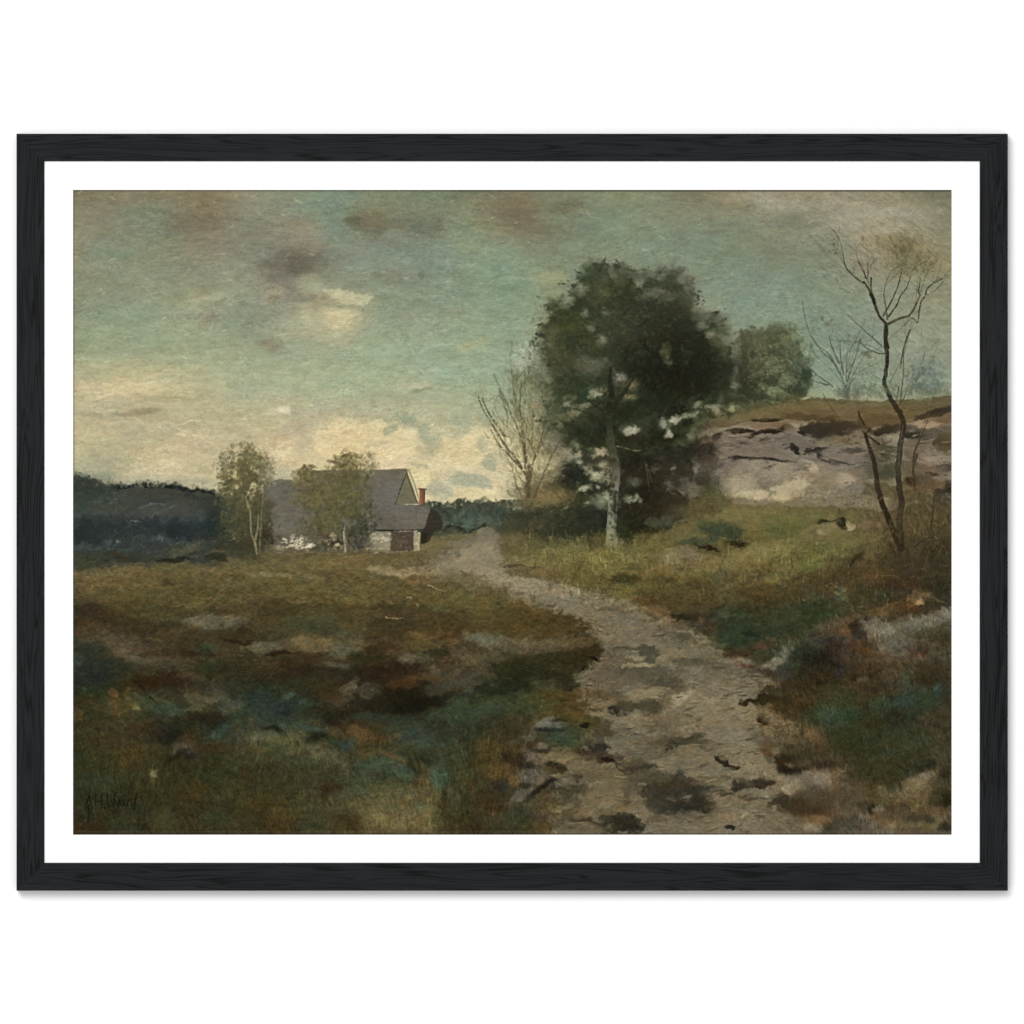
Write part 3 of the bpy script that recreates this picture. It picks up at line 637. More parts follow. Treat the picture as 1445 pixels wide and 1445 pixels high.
    B(im, """690 765 20 10 -20 847a66 .8;665 785 40 12 -20 938972 .85 .5;690 795 40 14 10 8d836b .8;650 800 36 8 -15 857a5e .6;620 803 30 4 -4 867c66 .7;700 812 34 9 15 938974 .85
740 815 30 9 20 8e8574 .8;760 832 46 11 18 8c8372 .9 .45;795 830 26 8 10 8b7f6d .8;806 832 6 6 -30 957b66 .9 .25;800 855 40 10 15 7a7361 .7;850 850 36 8 12 7d7560 .8
790 860 14 8 0 827b70 .7;850 870 50 14 10 7a7260 .85;890 868 30 8 20 746a56 .8;870 890 60 16 5 7b715f .85;920 885 34 10 15 746c5a .8;960 900 34 12 10 5f5a4c .7;985 900 14 10 20 7f786a .8
890 910 50 14 5 776c58 .8;970 915 34 12 5 777056 .8;930 925 30 12 20 7b7456 .85;945 930 40 7 10 837a5b .7;1000 925 20 10 20 6e6753 .7;870 930 30 14 0 685e4b .8;915 923 12 9 20 45463a .85 .35
965 897 12 6 0 50503f .8;905 948 60 10 0 5a5345 .85;980 935 40 6 5 57513f .8;1010 945 30 9 5 6b6350 .7;895 928 14 3 -3 8d805f .85;900 938 20 3 -6 9f9160 .9 .25;890 913 24 3 0 4e4937 .8
860 960 44 14 0 68604f .8;840 965 18 9 -20 6f6350 .8;1000 960 40 12 -5 787059 .8;1030 955 34 10 10 6b6552 .7;940 965 20 14 0 4f4e40 .8;1060 965 22 10 0 7d755c .8
905 980 20 9 0 8a7d55 .9 .3 .3;888 985 12 7 10 857a54 .85;925 975 14 5 -5 8a7d58 .8;944 988 8 14 28 74694f .9 .25;915 998 20 10 10 4b493b .9 .4;865 985 18 12 0 574c39 .6;845 995 20 9 -10 7d6e54 .85
870 1004 12 5 10 2f2f24 .9 .35;885 998 14 6 0 4f4434 .8;880 1007 10 2.5 3 7a5a45 .85 .25;857 1012 20 8 10 7f7157 .85;905 1015 30 8 0 867a5a .8;990 992 40 9 -8 8b8065 .75;1000 1010 50 16 5 81765c .8
960 985 16 5 -30 a39b80 .8;1045 1000 30 18 10 877c63 .8;1030 1030 40 16 0 80765f .8;1060 1060 30 22 20 857b62 .75;960 1010 30 8 10 7b6d55 .8;930 1020 30 12 0 6f5d40 .7
885 1045 26 12 0 6b6858 .85;870 1035 18 10 0 63604f .7;925 1045 30 9 -5 6f6448 .8;955 1045 34 5 -10 42402f .7;948 1055 12 6 -15 38382b .85 .4;985 1048 34 3 5 4e4a38 .7;990 1060 40 9 0 7a6f54 .8
910 1065 40 10 -5 666150 .85;880 1075 22 5 0 7a745c .7;930 1075 20 4 0 807a63 .8;900 1080 26 9 10 4a4a3b .85;888 1088 12 6 10 2c2f27 .9 .35;915 1082 20 3 0 393c33 .8;970 1080 40 8 0 7c7056 .8
840 1065 34 9 5 45382a .85;860 1072 14 4 15 221a12 .9 .3;830 1060 20 5 0 503c33 .7;800 1068 26 6 0 7a6a4c .8;830 1080 34 5 0 7a6c50 .7;840 1090 34 12 0 6b6049 .8;870 1095 30 12 0 6f6444 .8
860 1110 30 12 -20 756a47 .85;890 1110 16 14 20 645b41 .8;845 1125 30 10 -20 77694a .8;885 1130 18 14 30 75674e .8;900 1150 22 14 20 7f705a .8;860 1145 26 8 -20 6e6142 .7;885 1120 5 20 10 5c5335 .7
935 1100 34 14 0 544c39 .85;960 1110 44 14 5 36372b .9 .5 .6;935 1115 30 12 0 3d3b2f .8;970 1140 34 16 5 35312a .9 .4 .5;990 1130 14 12 0 3b3028 .8;930 1135 20 12 0 40402f .7;905 1095 26 9 10 5c503c .7
1020 1072 8 5 20 5a5548 .8;1028 1078 14 4 25 2c241b .95 .3 .3;1015 1070 6 3 40 2a2a20 .85;1025 1118 12 3 -10 25201a .9 .3;1036 1112 6 3 -35 38362c .85;1000 1100 30 7 0 6c6048 .7;975 1100 14 4 0 45443c .7
1000 1155 60 9 0 786c52 .8;1060 1140 46 14 5 7a6f56 .85;1080 1155 46 12 5 857a60 .8;1030 1120 34 8 0 7a6a52 .7;1050 1100 30 9 0 7f7356 .8;1060 1105 26 6 0 45392a .75;1075 1103 16 7 0 3b2d20 .85
1040 1108 12 4 -15 35332a .8;1055 1125 20 3 0 47453a .6;870 1165 40 10 -5 2e3329 .95 .4 .4;860 1155 20 6 0 3a3d30 .8;880 1160 22 10 20 2b3027 .85;830 1170 36 7 -5 6c654c .85;925 1155 14 5 0 6b5b44 .7
800 1170 26 6 0 6a6048 .6;960 1172 40 5 0 736850 .7;1028 1168 6 3 15 2f3029 .9 .3;820 1155 20 4 0 32332a .7;790 1150 24 9 -20 5f5036 .7;800 1130 26 7 -25 756741 .7;815 1120 20 5 -25 5f5436 .7
1110 1150 40 16 0 6e634e .8;1150 1170 50 7 0 665a48 .8;1080 1040 20 16 40 6b6552 .8;1075 1050 8 30 -32 6c6a5a .8 .5;1085 1070 6 16 -30 4e4c42 .7;1060 1012 20 10 20 8a7a58 .8""")
    # bank on left of the path, stones
    B(im, """790 985 40 14 0 50401f .7;800 1000 40 10 0 51401d .7;750 990 30 16 0 404630 .6;840 980 18 6 10 6b4c1f .8;815 975 10 5 0 6f5226 .7;820 1015 30 6 5 4a441c .85 .35;775 1020 20 9 -10 62605c .85 .4 .4
769 1022 9 7 0 6f6c6b .8 .4;790 1022 12 6 -15 5f5d5e .75;745 1039 10 4 -10 5f6058 .8;730 1045 12 6 0 43413b .7;763 1053 10 6 10 6f6a62 .85 .35;800 1040 30 16 0 33412f .9 .4 .4;805 1045 26 12 0 2f4434 .7
825 1022 7 2.5 10 14130d .9;790 1015 10 3 0 1c1c12 .8;850 1030 14 12 0 4b4024 .8;850 1025 9 5 0 6a4c22 .6;845 1045 9 14 0 4c4f45 .7;845 1055 20 5 0 2b2720 .7;748 1063 12 7 5 6a6562 .85 .35
725 1070 18 8 0 2b2318 .8;735 1080 14 4 0 3a2713 .7;757 1072 12 9 -30 625a50 .8;775 1068 20 5 -8 86704a .7;790 1060 14 5 0 705a3c .8;770 1085 20 7 0 45411f .9 .35;785 1080 14 4 15 201e14 .85 .35
750 1095 20 14 0 55504b .9 .35 .5;757 1100 14 9 0 6a615a .8 .4;760 1090 14 5 10 4f4b48 .7;735 1122 14 6 -35 5f5f5c .85 .35;740 1115 12 5 -40 4b4d4c .7;728 1105 9 7 0 845a12 .85 .4 .6;722 1098 6 6 0 7a4a12 .7
765 1112 34 3 -38 1a1b17 .85;785 1108 10 7 0 34393a .85 .35;790 1095 14 4 5 8a7650 .8 .35;800 1100 14 6 -15 504b40 .7;812 1098 10 5 0 2a2a24 .8;800 1118 22 7 -20 40402f .75;790 1128 20 8 0 3c3c3c .6
770 1130 16 8 0 60421d .8;785 1135 10 6 0 5a5018 .7;740 1140 30 10 -20 4a4a2e .6;735 1155 20 16 0 34392a .85;770 1150 14 6 0 5d5344 .8;790 1140 14 4 -15 857550 .8 .4;825 1148 14 5 -15 7f6b42 .8
790 1143 4 3 0 a89a68 .9 .3 .2;760 1165 16 8 0 4a3818 .7;740 1170 20 6 0 43411f .6;758 1155 14 4 0 3a332a .6;820 1060 12 4 0 3a2a18 .7""")
    pth = pathL + " " + pathR
    sc_poly(im, pth, 1500, 9, '', 8, 22, .4, .2, .12, 1)
    sc_poly(im, pth, 600, 7, '9a8f76 8b8068 5d5544 a59b80 6b6f60 4c4536', 5, 25, .4, .2, .05, .3)
    sc_poly(im, pth, 150, 2.6, 'bdb394 c8bea0 35301f', 0, 40, .6, .4, .05, .05)
    sc_poly(im, "610,800 690,752 720,790 800,835 760,850 700,815", 420, 6, 'a3997f 8f856c 736a54 aca388', -25, 30, .45, .16, .04, .25)
    sc_poly(im, "720,1010 860,1010 860,1178 720,1178", 420, 4, '6f6a5f 2a241a 857656 4a3d20 35352a 6a4c20', -20, 60, .45, .45, .05, .3)
    again(im, .85)
    L(im, 1.5, .8, '9d957c', "955 994 968 987 975 985;958 990 970 984;930 1084 938 1083;890 918 905 917;1000 1100 1012 1098;1046 1150 1060 1148;895 1148 905 1160;857 1082 865 1078 880 1070;600 826 612 829 628 836;545 871 560 873 572 875;576 845 583 846;588 852 591 855", .75, .4)
    v = im[polymask(pl(pth), 5, 8)[0]]; m_ = polymask(pl(pth), 5, 8)[1][..., None]
    lum_ = v.mean(-1, keepdims=True); v += ((lum_ * np.array([1.0, .955, .82], np.float32) - .005) - v) * m_ * .45
    for k in range(420):
        side = pl(pathL if k % 2 else pathR); q = rng.randint(0, len(side) - 1)
        t_ = rng.rand(); x = side[q][0] + t_ * (side[q + 1][0] - side[q][0]); y = side[q][1] + t_ * (side[q + 1][1] - side[q][1])
        x += rng.normal(0, 9); y += rng.normal(0, 5)
        if y < 770 or y > 1175: continue
        dab(im, x, y, rng.uniform(4, 10), rng.uniform(1.5, 3.2), rng.uniform(-.5, .5) + (1.2 if rng.rand() < .4 else 0),
            hx(('5b5236', '4a4430', '6b6146', '544c3a', '7a7058')[rng.randint(5)]), rng.uniform(.3, .7))
    # left verge overhanging path
    B(im, """740 870 34 14 10 54421f .8;790 880 34 14 10 47381f .85;820 905 28 16 30 3a3019 .9 .35;835 920 14 12 0 352c19 .9;760 890 50 12 0 4f3f20 .7;720 885 40 9 0 55431f .6;780 908 50 8 -5 6a5a45 .6 .7 .9
745 915 40 10 0 5a4d40 .8 .6 .9;770 930 60 10 -5 2f2b19 .9;810 935 22 9 -15 2a2617 .9;740 945 40 12 0 27281a .9 .4;790 950 30 10 -10 2e2a1a .85;730 965 30 9 0 20241a .85;770 965 20 7 0 4b4535 .8;800 965 16 8 0 2c2a1b .8
839 930 8 3 20 161209 .9;820 942 6 2 -40 15120b .8""")
    scatter(im, 775, 885, 60, 18, 200, 7, '5b4724 4a3a1e 644f2a 3d3019', 40, 30, .5, .2)
    scatter(im, 760, 912, 60, 9, 160, 5, '74675a 61544a 4a3d30 7f7264', 80, 30, .45, .25)
    scatter(im, 790, 938, 45, 12, 160, 6, '2f2c1c 1f1c12 3b3524 454028', 70, 30, .5, .3)
    scatter(im, 845, 915, 8, 18, 50, 5, '6b604c 3a301d 5b513c', 0, 30, .5, .2)

    again(im, .8)
    # ---- right hand slope
    B(im, """730 775 26 12 0 5d5835 .8;720 760 16 12 0 6a5a36 .6;760 790 44 9 -3 6a6139 .8;800 780 40 9 0 6d6a3c .7;770 808 50 8 5 6b5b32 .8;820 820 36 10 10 625526 .85;850 800 44 12 0 675e33 .8;870 780 30 8 0 6b6534 .8
848 790 18 6 0 706e3c .7;900 795 34 14 0 6e5f35 .8;880 818 20 8 0 3a3a22 .8 .5;895 800 14 5 0 4c5030 .8;915 775 26 10 0 655f34 .8;880 835 30 8 0 5c5627 .8;905 832 20 7 0 5f6432 .7;935 800 22 10 0 6a5a30 .7
730 800 18 2 -2 3f3826 .5;757 799 12 1.5 0 40372a .5;950 785 20 9 -10 7a7058 .7 .6 .6;975 783 26 5 5 7a6850 .85 .4;965 778 12 4 0 6a6358 .8;1003 772 10 3 15 241c10 .8 .6;985 769 8 2 10 2a231a .85
1012 745 26 12 0 2f4433 .9 .45;1020 745 14 8 0 2c5040 .7;985 765 30 4 -6 3b4a38 .8;1035 750 14 10 0 2b4033 .85;1040 767 14 4 0 2a2515 .8;1000 735 20 7 0 42523a .7;930 740 24 7 -8 484c42 .85;940 735 20 6 0 555a54 .7
990 800 40 12 0 6f5f35 .8;1000 815 26 8 10 4f4f32 .7;1015 812 10 5 0 4b5340 .8;1050 790 44 14 -10 6f6539 .8;1085 775 36 12 -10 726a3f .8;1060 735 40 12 -5 6c6338 .8;1020 725 40 10 0 6f673c .8
1100 745 26 12 0 4b5a35 .6;1130 735 44 10 0 5d6038 .8;1160 755 40 10 -3 6c6139 .85;1110 800 30 12 -30 635c33 .8;1145 795 18 14 0 5d6335 .85;1175 775 30 10 0 5f6035 .8;1205 760 30 9 0 66603a .7
1160 746 20 7 -8 75694f .9 .35;1146 752 8 6 -40 5b5238 .7;1155 750 5 4 0 8e7f5c .7;1187 739 6 8 0 161a14 .98 .25 .25;1199 742 7 7 10 8f8768 .98 .25 .25;1170 735 14 2 -8 1a1d16 .9;1220 740 22 7 0 74604a .8
1210 800 34 12 -20 4b4130 .8;1207 790 12 3 -45 2c271c .6 .8 1;1235 778 14 10 0 5b4f30 .8;1240 800 20 14 0 534222 .7;1265 790 26 18 0 403a2a .8
1290 800 30 16 0 3d3527 .8;1320 790 22 14 0 3a3424 .8;1318 775 16 10 0 322f1c .7;1160 815 40 12 -10 4c4128 .8;1200 820 30 12 0 4a3c26 .8;1224 812 9 5 0 6b4525 .7;950 830 34 14 10 50492b .8
925 845 34 10 10 4f4326 .85;960 850 30 16 0 453f26 .85;990 830 36 14 20 50472a .8;930 862 14 5 0 6f4f35 .8;943 873 10 4 0 7a5f40 .7;960 870 14 6 0 25261f .9 .4;975 872 12 8 0 352a20 .8
985 885 14 5 20 41382c .7;1000 880 10 16 0 4a3327 .8;1010 862 14 12 0 4b3f25 .8;1045 830 40 12 0 564b2c .7;1080 845 40 14 0 453c24 .8;1070 880 56 24 0 31392a .9 .6 .7;1040 890 34 22 10 2a3729 .85 .6 .7
1110 880 30 18 0 343b2a .8 .6 .8;1130 875 12 12 0 37412f .6;1055 893 8 5 0 182519 .8;1020 868 9 8 0 3b4c3c .8;1050 868 16 6 0 384433 .6;1175 855 34 16 0 45402b .8;1150 865 22 16 0 2f3c25 .8;1165 862 20 10 0 274129 .7
1185 840 8 7 0 3b5348 .8;1215 840 18 14 0 3b3c25 .8;1250 840 14 9 0 2b4030 .85;1275 825 30 10 0 3d3022 .8;1300 840 18 8 0 6b5638 .8 .5 .8;1298 848 5 3 0 94805c .85 .35;1320 825 20 12 0 30301f .8;1325 845 18 8 0 36362c .8
1245 862 8 6 0 7a4f1f .95 .35;1230 866 26 4 -14 5d441f .85;1265 855 24 4 -6 66461f .8;1280 858 16 5 0 4b321b .8;1190 880 20 8 0 5a4530 .8;1193 892 10 6 0 80481d .95 .35;1203 905 6 4 0 5a271a .8;1170 885 20 9 0 544332 .8
1215 890 10 16 -20 2f2b2a .8;1150 905 30 7 -10 45433f .85;1170 903 18 5 -8 2a2a30 .85;1150 915 20 8 0 3b3a38 .7;1185 915 26 9 0 2f2418 .8;1215 878 16 4 -20 1b150f .85;1240 888 22 14 30 5d5a50 .95 .4 .35
1280 885 40 9 -6 5b584d .9 .5 .6;1260 905 24 10 0 5a564c .85;1310 875 26 7 -10 625d52 .85;1335 868 14 8 -15 6a6760 .8;1270 915 20 6 0 4e4c47 .8;1250 920 26 4 -5 5e5a50 .75;1310 895 26 8 0 40412f .8
1218 915 20 10 0 4f3312 .9 .4;1238 925 22 5 0 4a351b .8;1288 910 4 12 0 6a4b25 .7;1295 915 12 8 0 4a2c1c .7;1330 900 16 14 0 39331f .8;1085 910 34 5 -6 4b3327 .6 .7 .9;1075 913 9 6 0 66392f .55 .7 1
1088 902 12 5 0 5b3e33 .5 .8 1;1040 923 18 6 0 43291c .7 .7;1110 905 10 3 0 5a392c .5 .8 1;1110 918 14 9 -30 6a665c .8;1095 935 20 6 -15 6d6a5e .8;1045 935 18 6 0 6e665e .8;1055 940 12 4 0 5a3035 .6
1135 925 24 18 0 262b1e .9;1160 935 34 14 0 1f1d16 .85;1190 925 20 10 -40 4a4038 .6;1175 945 40 9 0 352c1c .8;1120 940 10 6 0 2c4a3b .7;1105 950 16 9 0 35383a .7;1185 950 9 6 -40 2b2d3a .9 .35
1240 932 30 3 3 5f574c .7;1220 945 30 10 0 3d311e .8;1270 940 30 8 0 4a3a26 .8;1280 955 10 16 0 2f4a3c .6 .7;1310 950 26 16 0 332b1b .8""")
    B(im, """1100 975 30 8 0 3a3322 .8;1085 985 18 6 -10 30230f .95 .35;1060 990 14 4 -8 33270f .85;1150 960 30 10 0 352c1c .8;1158 966 9 3 -25 17130c .9;1217 955 16 4 0 1c160d .85;1218 959 7 2.5 0 7d7868 .8 .35
1120 990 40 14 0 382e1a .85;1180 985 44 16 0 3b3a24 .8;1175 1010 40 14 0 2f3f2c .85;1165 1005 10 8 0 2e4e44 .8;1165 1020 14 8 0 223a2a .9;1185 1022 22 5 0 4a5148 .5;1230 975 34 14 0 3a3020 .7
1250 990 22 14 0 2b4335 .6;1268 988 7 7 0 1f5548 .9 .4;1283 985 9 16 0 294637 .8;1323 973 5 7 0 14646a .95 .35 .3;1313 985 14 14 0 2d3a2a .6;1262 1015 14 12 0 2a241a .8;1230 1020 20 10 0 2f2c1c .7
1210 1045 60 22 0 31341f .8;1270 1045 44 26 0 353a29 .8;1320 1010 24 14 -20 3f3526 .8;1320 1060 22 26 0 3c3a2b .8;1150 1035 14 9 35 6d4a2c .9 .4 .5;1142 1036 6 6 0 7d5228 .8;1160 1048 10 7 20 5e4430 .7
1085 1010 16 10 40 6a553a .8;1078 1015 8 7 0 3a2712 .9 .4;1100 1020 26 8 30 6c604a .7;1105 1035 20 10 40 5c4f38 .85;1110 1050 26 9 0 55503f .8;1083 1055 12 14 -20 6a4c2c .7;1090 1030 14 4 30 7a6034 .7
1130 1065 34 14 0 3c3626 .9;1110 1070 16 8 0 2b281b .9;1120 1087 26 6 5 251a10 .95 .35;1165 1080 26 7 0 2a2116 .85;1100 1078 10 5 0 3a2717 .8;1130 1100 22 10 0 665d4f .85;1150 1100 22 14 -10 847a70 .9 .45 .5
1140 1092 12 5 0 7a6f65 .7;1118 1112 16 9 -30 98907c .85 .45;1132 1108 10 14 -35 6f685c .8;1120 1100 16 5 0 8b8170 .6;1150 1120 30 14 0 453f33 .9 .5;1115 1130 26 10 10 3b3324 .9;1135 1140 24 9 0 3f3220 .85
1165 1130 20 12 0 4b3e2c .7;1160 1145 22 7 -5 402b12 .85;1155 1158 20 7 0 7a5a34 .85 .5 .7;1178 1152 10 5 0 6a4724 .7;1150 1168 14 7 10 807a6b .8;1170 1170 16 9 0 2f322c .85;1195 1160 26 9 0 45453f .85
1180 1095 7 16 0 6b5230 .8 .5 .8;1178 1115 6 12 10 59421f .7;1210 1120 30 18 0 504738 .9;1200 1145 30 5 3 675e4e .8;1220 1140 18 9 0 3c3a2b .8;1230 1115 9 26 0 4a3a1c .8;1230 1143 4 7 0 17140f .95 .3
1235 1085 40 14 0 35341f .8;1250 1095 22 10 0 32331f .7;1262 1112 14 6 0 1c2a20 .95 .35;1250 1125 14 18 0 5b5034 .8;1245 1120 8 10 0 6a6048 .7;1290 1110 26 14 -25 776858 .9 .45 .5;1300 1095 22 8 -20 6f5f4c .85
1305 1120 20 10 0 6a5536 .8;1315 1085 7 12 30 181c16 .9 .4;1310 1080 16 7 -30 24241a .7;1330 1125 20 14 0 2c2f1c .9 .4;1338 1128 9 7 0 191b10 .9;1285 1130 20 7 -5 6b5428 .8;1265 1140 20 7 -8 36281a .85
1245 1150 16 9 0 6f5436 .8;1280 1150 30 9 0 4a4433 .85;1300 1155 24 5 -3 2f2f24 .8;1270 1165 26 7 0 60543a .8;1310 1165 16 5 -20 7a6020 .8 .5 .8;1335 1165 12 7 -15 25241a .9 .35;1320 1145 20 7 0 554536 .8
1215 1172 34 5 0 5c5244 .85;1300 1174 30 4 0 55483a .8;1256 1165 8 3 -20 8b8168 .7;1325 1055 8 22 0 4b4032 .5""")
    sc_poly(im, "720,760 1000,700 1343,710 1343,960 1100,960 1000,900 900,850 760,810", 3400, 7, '', -50, 45, .6, .22, .14, 1)
    sc_poly(im, "740,770 1000,720 1230,730 1180,800 1000,840 900,840 760,805", 900, 8, '857a48 6f683a 5a5228 7d6a3c 93885a 645a30 4f5a30', 30, 50, .4, .14, .05, .3)
    sc_poly(im, "900,830 1343,780 1343,900 1100,900 990,890", 700, 7, '5a4e30 37301c 6b5a3a 2f3b24 4d3a20 7a6a4c', 70, 40, .38, .15, .05, .3)
    sc_poly(im, "1090,920 1343,900 1343,1110 1180,1110 1080,1020", 1500, 8, '', 90, 30, .6, .24, .18, 1)
    sc_poly(im, "1120,930 1343,920 1343,1090 1180,1090", 500, 8, '45452f 26261a 3c4a38 4f3f2a 2f2a1a 565038', 90, 24, .35, .14, .05, .3)
    sc_poly(im, "1100,1080 1343,1080 1343,1178 1100,1178", 800, 6, '', -20, 50, .6, .35, .2, 1)
    sc_poly(im, "1180,1090 1343,1090 1343,1178 1100,1178", 200, 4, '8a7a5c 2a2418 7a6030 5c5444 947f54', -30, 60, .5, .3, .05, .2)
    sc_poly(im, "900,740 1343,730 1343,1100 1100,1000", 260, 1.8, '9c9470 b5ad90 7d7a60', 0, 90, .55, .5, .05, .1)
    again(im, .85)
    L(im, 1.0, .6, '7c7048', """1168 825 1182 835 1195 848 1203 862 1208 875;1172 822 1186 832 1199 850 1206 866;978 800 992 812 1005 822;962 786 950 790 940 792;985 803 1002 800 1020 790;835 775 842 785;850 780 862 796;880 805 866 822;860 812 872 808;895 778 905 788 915 800
1040 805 1035 800 1030 797;1030 805 1045 800;1085 815 1105 828;1180 868 1192 880""", .7, .5)
    L(im, 1.0, .6, '7f7658', "1240 810 1260 812 1275 818;1280 838 1292 842 1303 838;1286 846 1300 850 1308 840;728 790 745 786 765 785;800 790 820 792;1325 800 1340 798;1310 842 1340 850;1255 905 1280 898 1300 885;1245 898 1262 890 1282 888", .6, .6)
    L(im, 2, 1, '747062', "1240 885 1262 880 1290 878 1310 870;1300 872 1320 862 1343 856;1260 915 1282 908 1300 905;1250 900 1275 895", .5, .8)

    # ---- hill and rock face at right
    poly(im, pl("975,592 1000,583 1040,577 1090,570 1135,562 1180,564 1230,566 1290,562 1360,556 1360,700 1250,720 1160,712 1100,712 1040,712 1005,700 990,650"), '746c62', 1, 1.2, 2)
    poly(im, pl("975,592 1000,583 1040,577 1090,570 1135,562 1180,564 1230,566 1290,562 1360,556 1360,574 1320,584 1290,592 1250,602 1220,600 1190,596 1150,594 1110,592 1070,590 1040,598 1010,604 980,612"), '675937', 1, 1, 2.5)
    B(im, """1060 585 50 5 -8 6e6038 .6;1180 572 60 4 0 705f3a .7;1280 570 50 4 -3 6b5a36 .7;1130 574 26 4 -5 6d5c33 .6;1215 583 50 6 0 6c5934 .6;1160 590 20 5 0 50401f .6;1120 588 16 5 0 5a4824 .6;1240 592 30 8 0 5d4b2a .6
1078 600 24 5 0 7a6048 .8 .4;1100 598 12 4 0 6a543c .7;1120 600 8 3 0 8f7f6a .8 .35;1142 597 7 3 -20 9a8a74 .8 .3;1090 592 16 2 0 2a2014 .8;1070 593 12 1.5 0 2c2416 .8;1110 603 10 4 0 2c2418 .85
1140 606 10 5 0 35302a .85;1170 603 32 8 0 35302a .95 .35 .4;1160 613 22 7 10 352f2a .9 .4 .5;1200 600 24 6 5 3b352e .9 .4;1185 612 20 6 -5 3a332c .85;1222 606 10 7 30 4b4034 .8;1115 605 9 5 20 7a5c42 .8
1130 611 6 3 25 2a2018 .9;1088 608 16 3 0 241f19 .95 .3;1050 609 14 2.5 0 272019 .9 .3;1066 612 12 2.5 -25 2b251e .85 .3;1048 624 9 3 15 2a241e .95 .3;1079 622 8 3 -5 2c251f .95 .3;1035 606 10 2 0 3a2f22 .7
1175 620 20 6 -10 7a6a4e .8 .5;1200 620 16 7 0 7c6540 .8;1215 612 12 7 0 75634e .8;1195 623 8 3 0 5f5030 .8;1130 625 20 9 0 67625c .85;1110 620 16 7 0 615c58 .7;1060 630 34 10 0 70635c .8;1080 640 30 9 5 6f655c .8
1120 632 6 5 20 201b18 .95 .3;1124 638 8 2.5 30 25201c .9 .3;1116 628 4 5 0 2a2420 .85 .3;1150 636 10 4 -10 262320 .95 .3;1155 643 4 5 20 2a2623 .9 .3;1140 634 6 3 -20 2f2a26 .9 .3;1162 633 5 2.5 -15 2b2724 .9
1180 640 26 9 0 6b6560 .8;1170 652 30 5 10 6f6863 .8;1210 650 22 9 -5 6f645e .8;1180 651 20 2 12 3f3a36 .8 .4;1205 635 16 3 0 3f3a36 .6;1050 645 20 2 5 2b2620 .9 .3;1036 645 8 2.5 0 2a251f .85;1090 648 18 1.6 6 2c2722 .9 .3
1110 650 12 1.5 0 3a342f .8;1080 654 10 4 -10 56534e .9 .35;1082 658 9 2.5 -20 25221c .85 .35;1087 653 4 2.5 0 85807a .8 .3;1060 660 30 12 0 857868 .8;1045 670 16 14 -30 7d6f5c .7;1100 665 30 12 -10 83756a .8
1050 685 20 12 0 8a7a64 .8;1065 695 20 6 5 a08c6c .85 .4;1040 698 12 4 0 95835f .8;1075 680 18 12 0 6f6457 .7;1108 690 14 9 -20 a08c6c .9 .4 .5;1125 682 12 10 0 a3906f .85 .4;1100 700 16 5 0 a9936d .85 .4
1117 700 14 4 -5 a38d65 .8;1148 659 6 5 0 a08e6e .9 .3;1126 676 4 3 0 b0a080 .8 .3;1091 691 5 4 20 a39a88 .8 .3;1150 670 26 10 0 80715f .8;1195 675 12 9 -15 9c8671 .85 .4;1180 680 16 7 0 8a7864 .7
1160 685 22 9 -10 776a54 .8;1215 665 22 10 0 6f6254 .8;1240 630 10 16 0 68543e .7;1235 650 14 20 0 4e4c36 .7;1250 640 14 12 0 44483a .8;1252 665 14 14 0 3f4636 .8;1240 690 20 12 0 575034 .8
1245 608 16 5 0 332f24 .9 .4;1260 602 14 4 0 353025 .85;1240 612 8 3 0 2b281f .8;1280 603 14 5 0 4a4437 .7;1300 597 18 5 -8 8a7763 .85 .4;1320 592 18 7 -10 7c6248 .85;1312 600 20 3 -8 9a8468 .8 .35
1335 588 14 9 -5 6b5340 .8;1322 582 22 5 -12 35332a .95 .35 .4;1337 577 12 4 -8 3a372c .9;1300 588 12 4 -20 45382a .8;1305 612 24 7 -8 4d4741 .85;1330 610 20 9 -8 5a534d .85;1285 614 16 4 0 2d2a22 .9 .4
1270 620 12 4 0 7d7464 .75 .5 .8;1262 616 10 3 0 8a8272 .7;1300 625 26 7 0 655a4c .8;1335 625 14 14 0 5c471d .9 .45;1325 622 8 5 0 4a4022 .8;1315 645 16 6 10 857c76 .85 .5 .7;1305 640 14 4 0 78706a .8
1335 650 16 6 0 7d7068 .8;1333 660 16 5 -5 45413f .9 .4;1290 640 14 9 0 66584a .8;1285 660 20 12 0 5c5040 .8;1315 665 22 9 0 6a5d50 .8;1320 675 9 5 0 7a6a5a .7;1316 668 8 2 10 3a2a1f .8;1283 678 8 5 0 553a24 .8
1300 680 16 9 0 4b4034 .8;1320 685 20 9 0 6a4c33 .7;1317 692 6 5 0 7a4318 .9 .4;1330 693 16 7 -25 35322b .85;1340 690 8 12 0 2b2a24 .85;1290 700 26 9 0 4d4430 .8;1330 705 20 9 0 3b3a30 .8
1270 700 14 14 0 54492e .7;1318 626 3 4 0 5b2f18 .8;1283 677 4 4 0 3f1d10 .8;1005 625 20 10 0 6a5b55 .8;1010 615 10 5 -30 3a3029 .85 .4;1015 640 22 8 0 75665e .8;1020 655 18 8 0 6b5f57 .8
1000 600 14 5 -20 5f4f35 .8;1005 606 16 3 -20 7a6555 .7;1035 618 16 5 10 6b5f59 .7""")
    sc_poly(im, "990,600 1343,590 1343,705 1020,705", 1200, 8, '', 5, 28, .6, .22, .14, 1)
    sc_poly(im, "1000,600 1343,590 1343,650 1010,660", 220, 9, '8c857a 4a443c 7d756b 9c958a 5f584e', 8, 20, .4, .12, .05, .2)
    sc_poly(im, "1030,650 1200,650 1180,700 1035,705", 260, 7, 'b5a88a a19680 7f7564 c6b896 aaa290', -20, 40, .45, .16, .05, .25)
    sc_poly(im, "985,592 1130,566 1343,560 1343,576 1220,600 1000,604", 400, 12, '', -3, 8, .55, .13, .12, 1)
    again(im, .9)
